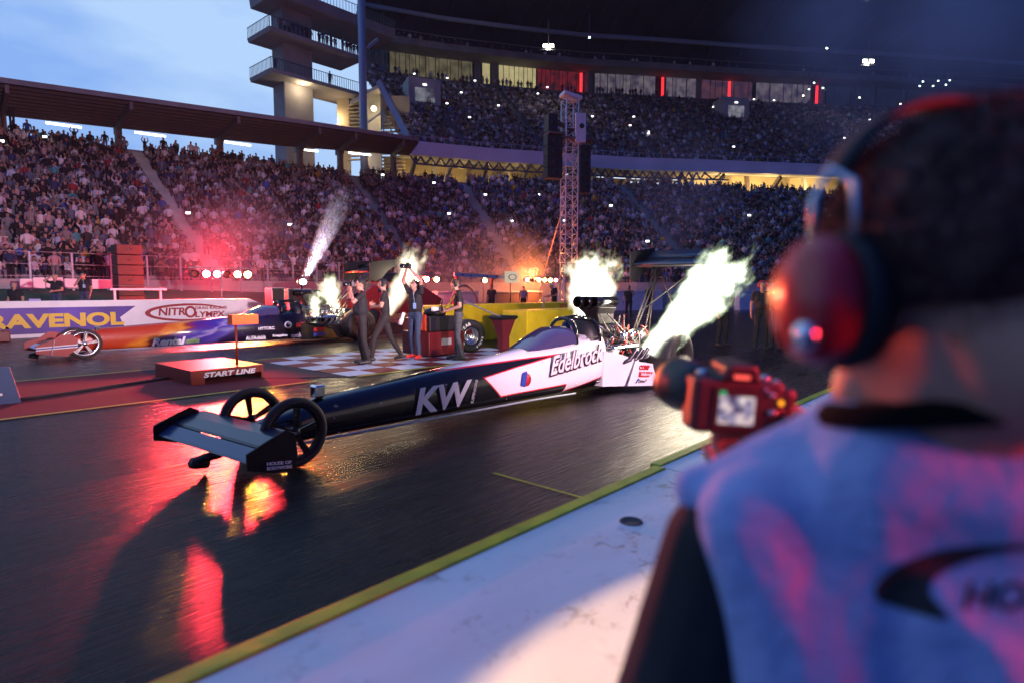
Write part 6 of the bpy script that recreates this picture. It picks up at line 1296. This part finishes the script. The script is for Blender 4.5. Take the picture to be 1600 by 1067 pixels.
disp += .0025*np.sin(rr_*70+zz_*25)*np.sin(zz_*31+1)
co = co+no*disp[:, None]; me.vertices.foreach_set('co', co.ravel()); me.update()
mb = MB(); mb.loft([[nkb+Vector((*imgdir((.082+q)*cos(a), (.080+q)*sin(a)), dz_-.012-.012*sin(a)+.026-.012*abs(cos(a)))) for a in [2*pi*k/40 for k in range(40)]] for q, dz_ in ((.006, -.014), (.007, -.008), (.002, .000), (-.004, .003), (-.008, .000), (-.006, -.012))], cap=False); mb.build('collar', mat('collar_black', (.004, .004, .005), .95, spec=.1), ph)
mb = MB(); mb.tube([nkb+Vector((*imgdir(.066*cos(a), .064*sin(a)), .002-.012*sin(a))) for a in [2*pi*k/32 for k in range(33)]], .005, 8, cap=False); mb.build('lanyard', M['cap_black'], ph)
# emblem and lettering on the back of the vest, laid onto the cloth
from mathutils.bvhtree import BVHTree
dgv = bpy.context.evaluated_depsgraph_get(); bvh = BVHTree.FromPolygons([v.co for v in me.vertices], [p.vertices for p in me.polygons])
def onvest(px, py, off=.0015):
    o_r = Vector((0, 0, HC))-O; d = ray(px, py).normalized(); h = bvh.ray_cast(o_r, d)
    return (h[0]-d*off) if h[0] is not None else None
up_ = []; lo_ = []
def crescent(pts_u, pts_l, n=26):
    def smp(pts, t):
        k = t*(len(pts)-1); i = min(int(k), len(pts)-2); f = k-i
        p = [np.array(pts[max(i-1, 0)]), np.array(pts[i]), np.array(pts[i+1]), np.array(pts[min(i+2, len(pts)-1)])]; return .5*((2*p[1])+(-p[0]+p[2])*f+(2*p[0]-5*p[1]+4*p[2]-p[3])*f*f+(-p[0]+3*p[1]-3*p[2]+p[3])*f**3)
    mb = MB(); rows_ = []
    for i in range(n):
        t = i/(n-1); a = smp(pts_u, t); b = smp(pts_l, t); rw_ = [onvest(*(a*(1-s)+b*s)) for s in (0, .2, .4, .6, .8, 1)]
        if any(x is None for x in rw_): continue
        rows_.append(rw_)
    mb.loft(rows_, closed=False, cap=False, smooth=True); return mb
mb = crescent([(1370, 935), (1368, 915), (1400, 885), (1460, 862), (1530, 852), (1620, 850), (1700, 850)], [(1375, 940), (1480, 968), (1452, 925), (1470, 895), (1540, 868), (1620, 857), (1700, 853)]); mb.build('swoosh_emblem', M['cap_black'], vest)
tmp = text('lettering', 'HOC', 1, M['cap_black'], vest, (0, 0, 0), (1, 0, 0), (0, 1, 0), shear=.2, bold=.02, depth=0)
bmx = bmesh.new(); bmx.from_mesh(tmp.data); bmesh.ops.triangulate(bmx, faces=bmx.faces); bmesh.ops.subdivide_edges(bmx, edges=bmx.edges, cuts=2); bad = []
for v in bmx.verts:
    p = onvest(1500+v.co.x*66, 952-v.co.y*62)
    if p is None: bad.append(v)
    else: v.co = p
bmesh.ops.delete(bmx, geom=bad, context='VERTS'); bmx.to_mesh(tmp.data); bmx.free()
# his camera
cl = Cw(.292, .80, 1.455); cd = Vector((*imgdir(-.02, 1), 0)).normalized(); cr = cd.cross(Vector((0, 0, 1))).normalized()
ck = bpy.data.objects.new('camera', None); COL.objects.link(ck); tag(ck, 'large black camera with lit rear screen held by the photographer in the vest', 'camera')
Qc = Matrix((cr, cd, Vector((0, 0, 1)))).transposed().to_4x4(); Qc.translation = cl; Qc = Qc @ Matrix.Scale(.84, 4); ck.matrix_world = Qc @ Matrix.Rotation(R(4), 4, 'Y')
mm('cam_black', (.03, .022, .022), .38, bump=.15, scale=200)
mb = MB(); mb.span((-.070, -.03, -.052), (.072, .03, .035)); mb.build('camera_body', M['cam_black'], ck, bevel=.010)
mb = MB(); mb.loft([[(-.034, -.034, .030), (.034, -.034, .030), (.030, .05, .030), (-.030, .05, .030)], [(-.022, -.038, .058), (.022, -.038, .058), (.020, .045, .062), (-.020, .045, .062)]], smooth=False); mb.build('prism_hump', M['cam_black'], ck, bevel=.006)
mb = MB(); mb.lathe([(0, .02), (.038, .03), (.039, .06), (.043, .065), (.044, .09), (.047, .095), (.047, .125), (.043, .125), (.038, .10), (0, .09)], 32, (-.046, 0, .004), 'Y'); mb.build('lens', M['cam_black'], ck)
mb = MB(); mb.span((.066, -.02, -.058), (.098, .045, .025)); mb.build('grip', M['cam_black'], ck, bevel=.012)
sm_ = bpy.data.materials.new('live_view'); sm_.use_nodes = True; t_ = sm_.node_tree; t_.nodes.clear(); e = t_.nodes.new('ShaderNodeEmission'); n_ = t_.nodes.new('ShaderNodeTexNoise'); c_ = t_.nodes.new('ShaderNodeTexCoord'); r_ = t_.nodes.new('ShaderNodeValToRGB'); n_.inputs['Scale'].default_value = 55; n_.inputs['Detail'].default_value = 3; oo = t_.nodes.new('ShaderNodeOutputMaterial')
q = r_.color_ramp.elements; q[0].position = .36; q[0].color = (.10, .05, .12, 1); q[1].position = .64; q[1].color = (1, .95, 1, 1); z_ = q.new(.46); z_.color = (.35, .33, .55, 1); z_ = q.new(.54); z_.color = (.75, .50, .50, 1)
t_.links.new(c_.outputs['Object'], n_.inputs['Vector']); t_.links.new(n_.outputs['Fac'], r_.inputs[0]); t_.links.new(r_.outputs[0], e.inputs[0]); e.inputs[1].default_value = 1.0; t_.links.new(e.outputs[0], oo.inputs[0])
mb = MB(); mb.span((-.040, -.0335, -.042), (.030, -.0302, .022)); bz = mb.build('screen_bezel', M['black'], ck); mb = MB(); mb.span((-.032, -.0350, -.034), (.024, -.0336, .010)); mb.build('screen', sm_, bz)
mb = MB(); mb.span((-.032, -.0352, .011), (-.022, -.0337, .017)); mb.build('green_icon', emat('icon_green', (.05, .8, .35), .6), bz)
mb = MB(); mb.span((-.014, -.0395, .037), (.010, -.0375, .043)); mb.build('eyepiece_lamp', emat('eyepiece_red', (1, .10, .08), 1.8), ck)
for x, y, z, r_ in ((.030, 0, .038, .010), (.050, .0, .036, .009), (.060, -.02, .034, .006), (-.05, 0, .038, .011), (.05, -.032, .015, .006), (.052, -.032, -.012, .008), (.04, -.032, .022, .004)):
    mb = MB(); mb.ball((x, y, z), (r_, r_, r_*.7), 12, 8); mb.build('button', M['metal'], ck)
lamp_on = MB(); lamp_on.ball((.064, -.034, .004), .0045, 8, 6); lamp_on.build('indicator', emat('ind_orange', (1, .35, .02), 2), ck)
mb = MB(); mb.tube([Qc.inverted() @ Cw(.35, .80, 1.45), Qc.inverted() @ Cw(.36, .70, 1.40), Qc.inverted() @ Cw(.33, .56, 1.44)], .006, 8); mb.build('strap', M['cap_black'], ck)

# ------------------------------------------------------------------ air
hz = bpy.data.materials.new('haze_air'); hz.use_nodes = True; t_ = hz.node_tree; t_.nodes.clear(); v = t_.nodes.new('ShaderNodeVolumePrincipled'); v.inputs['Color'].default_value = (.55, .70, 1, 1); v.inputs['Density'].default_value = .00025; v.inputs['Anisotropy'].default_value = .3
oo = t_.nodes.new('ShaderNodeOutputMaterial'); t_.links.new(v.outputs[0], oo.inputs['Volume'])
mb = MB(); mb.span((-60, -60, -1.1), (190, 110, 62)); struct(mb.build('haze', hz), 'stuff')

def cloud(label, c, r, dens, col, seed):
    m = bpy.data.materials.new('thin_smoke'); m.use_nodes = True; t = m.node_tree; t.nodes.clear(); N = t.nodes.new; K = t.links.new
    tc_ = N('ShaderNodeTexCoord'); ln = N('ShaderNodeVectorMath'); ln.operation = 'LENGTH'; K(tc_.outputs['Object'], ln.inputs[0])
    mr = N('ShaderNodeMapRange'); mr.interpolation_type = 'SMOOTHSTEP'; mr.inputs['From Min'].default_value = .1; mr.inputs['From Max'].default_value = .98; mr.inputs['To Min'].default_value = 1; mr.inputs['To Max'].default_value = 0; K(ln.outputs['Value'], mr.inputs['Value'])
    n = N('ShaderNodeTexNoise'); n.inputs['Scale'].default_value = 1.6; n.inputs['Detail'].default_value = 3; mp = N('ShaderNodeMapping'); mp.inputs['Location'].default_value = (seed, 0, 0); K(tc_.outputs['Object'], mp.inputs[0]); K(mp.outputs[0], n.inputs['Vector'])
    nr = N('ShaderNodeMapRange'); nr.inputs['From Min'].default_value = .36; nr.inputs['From Max'].default_value = .68; K(n.outputs['Fac'], nr.inputs['Value'])
    a = N('ShaderNodeMath'); a.operation = 'MULTIPLY'; K(mr.outputs[0], a.inputs[0]); K(nr.outputs[0], a.inputs[1]); b = N('ShaderNodeMath'); b.operation = 'MULTIPLY'; b.inputs[1].default_value = dens; K(a.outputs[0], b.inputs[0])
    v = N('ShaderNodeVolumePrincipled'); v.inputs['Color'].default_value = (*col, 1); K(b.outputs[0], v.inputs['Density']); o = N('ShaderNodeOutputMaterial'); K(v.outputs[0], o.inputs['Volume'])
    mb = MB(); mb.ball((0, 0, 0), 1.0, 24, 16); q = mb.build('smoke', m); q.location = c; q.scale = r; struct(q, 'stuff'); q['label'] = label
cloud('added smoke that carries the red halo behind the rack of lamps', (AY(345, 429, 29).x+.6, 29.5, 3.2), (5.5, 2.6, 4.6), .16, (.95, .9, .9), 1)  # smoke volume put in to give the lamps a red halo
cloud('smoke glowing orange behind the crew and gantry', (AY(760, 420, 30).x, 29, 3.0), (11, 3.0, 4.2), .2, (.95, .9, .9), 4)
cloud('grey smoke drifting up above the rear wing', AY(1060, 300, 22), (6.5, 6, 7.5), .05, (.7, .8, 1), 9)
cloud('blue grey smoke hanging under the right end of the stadium roof', D(1420, 40, 42), (17, 13, 11), .10, (.45, .65, 1), 13)
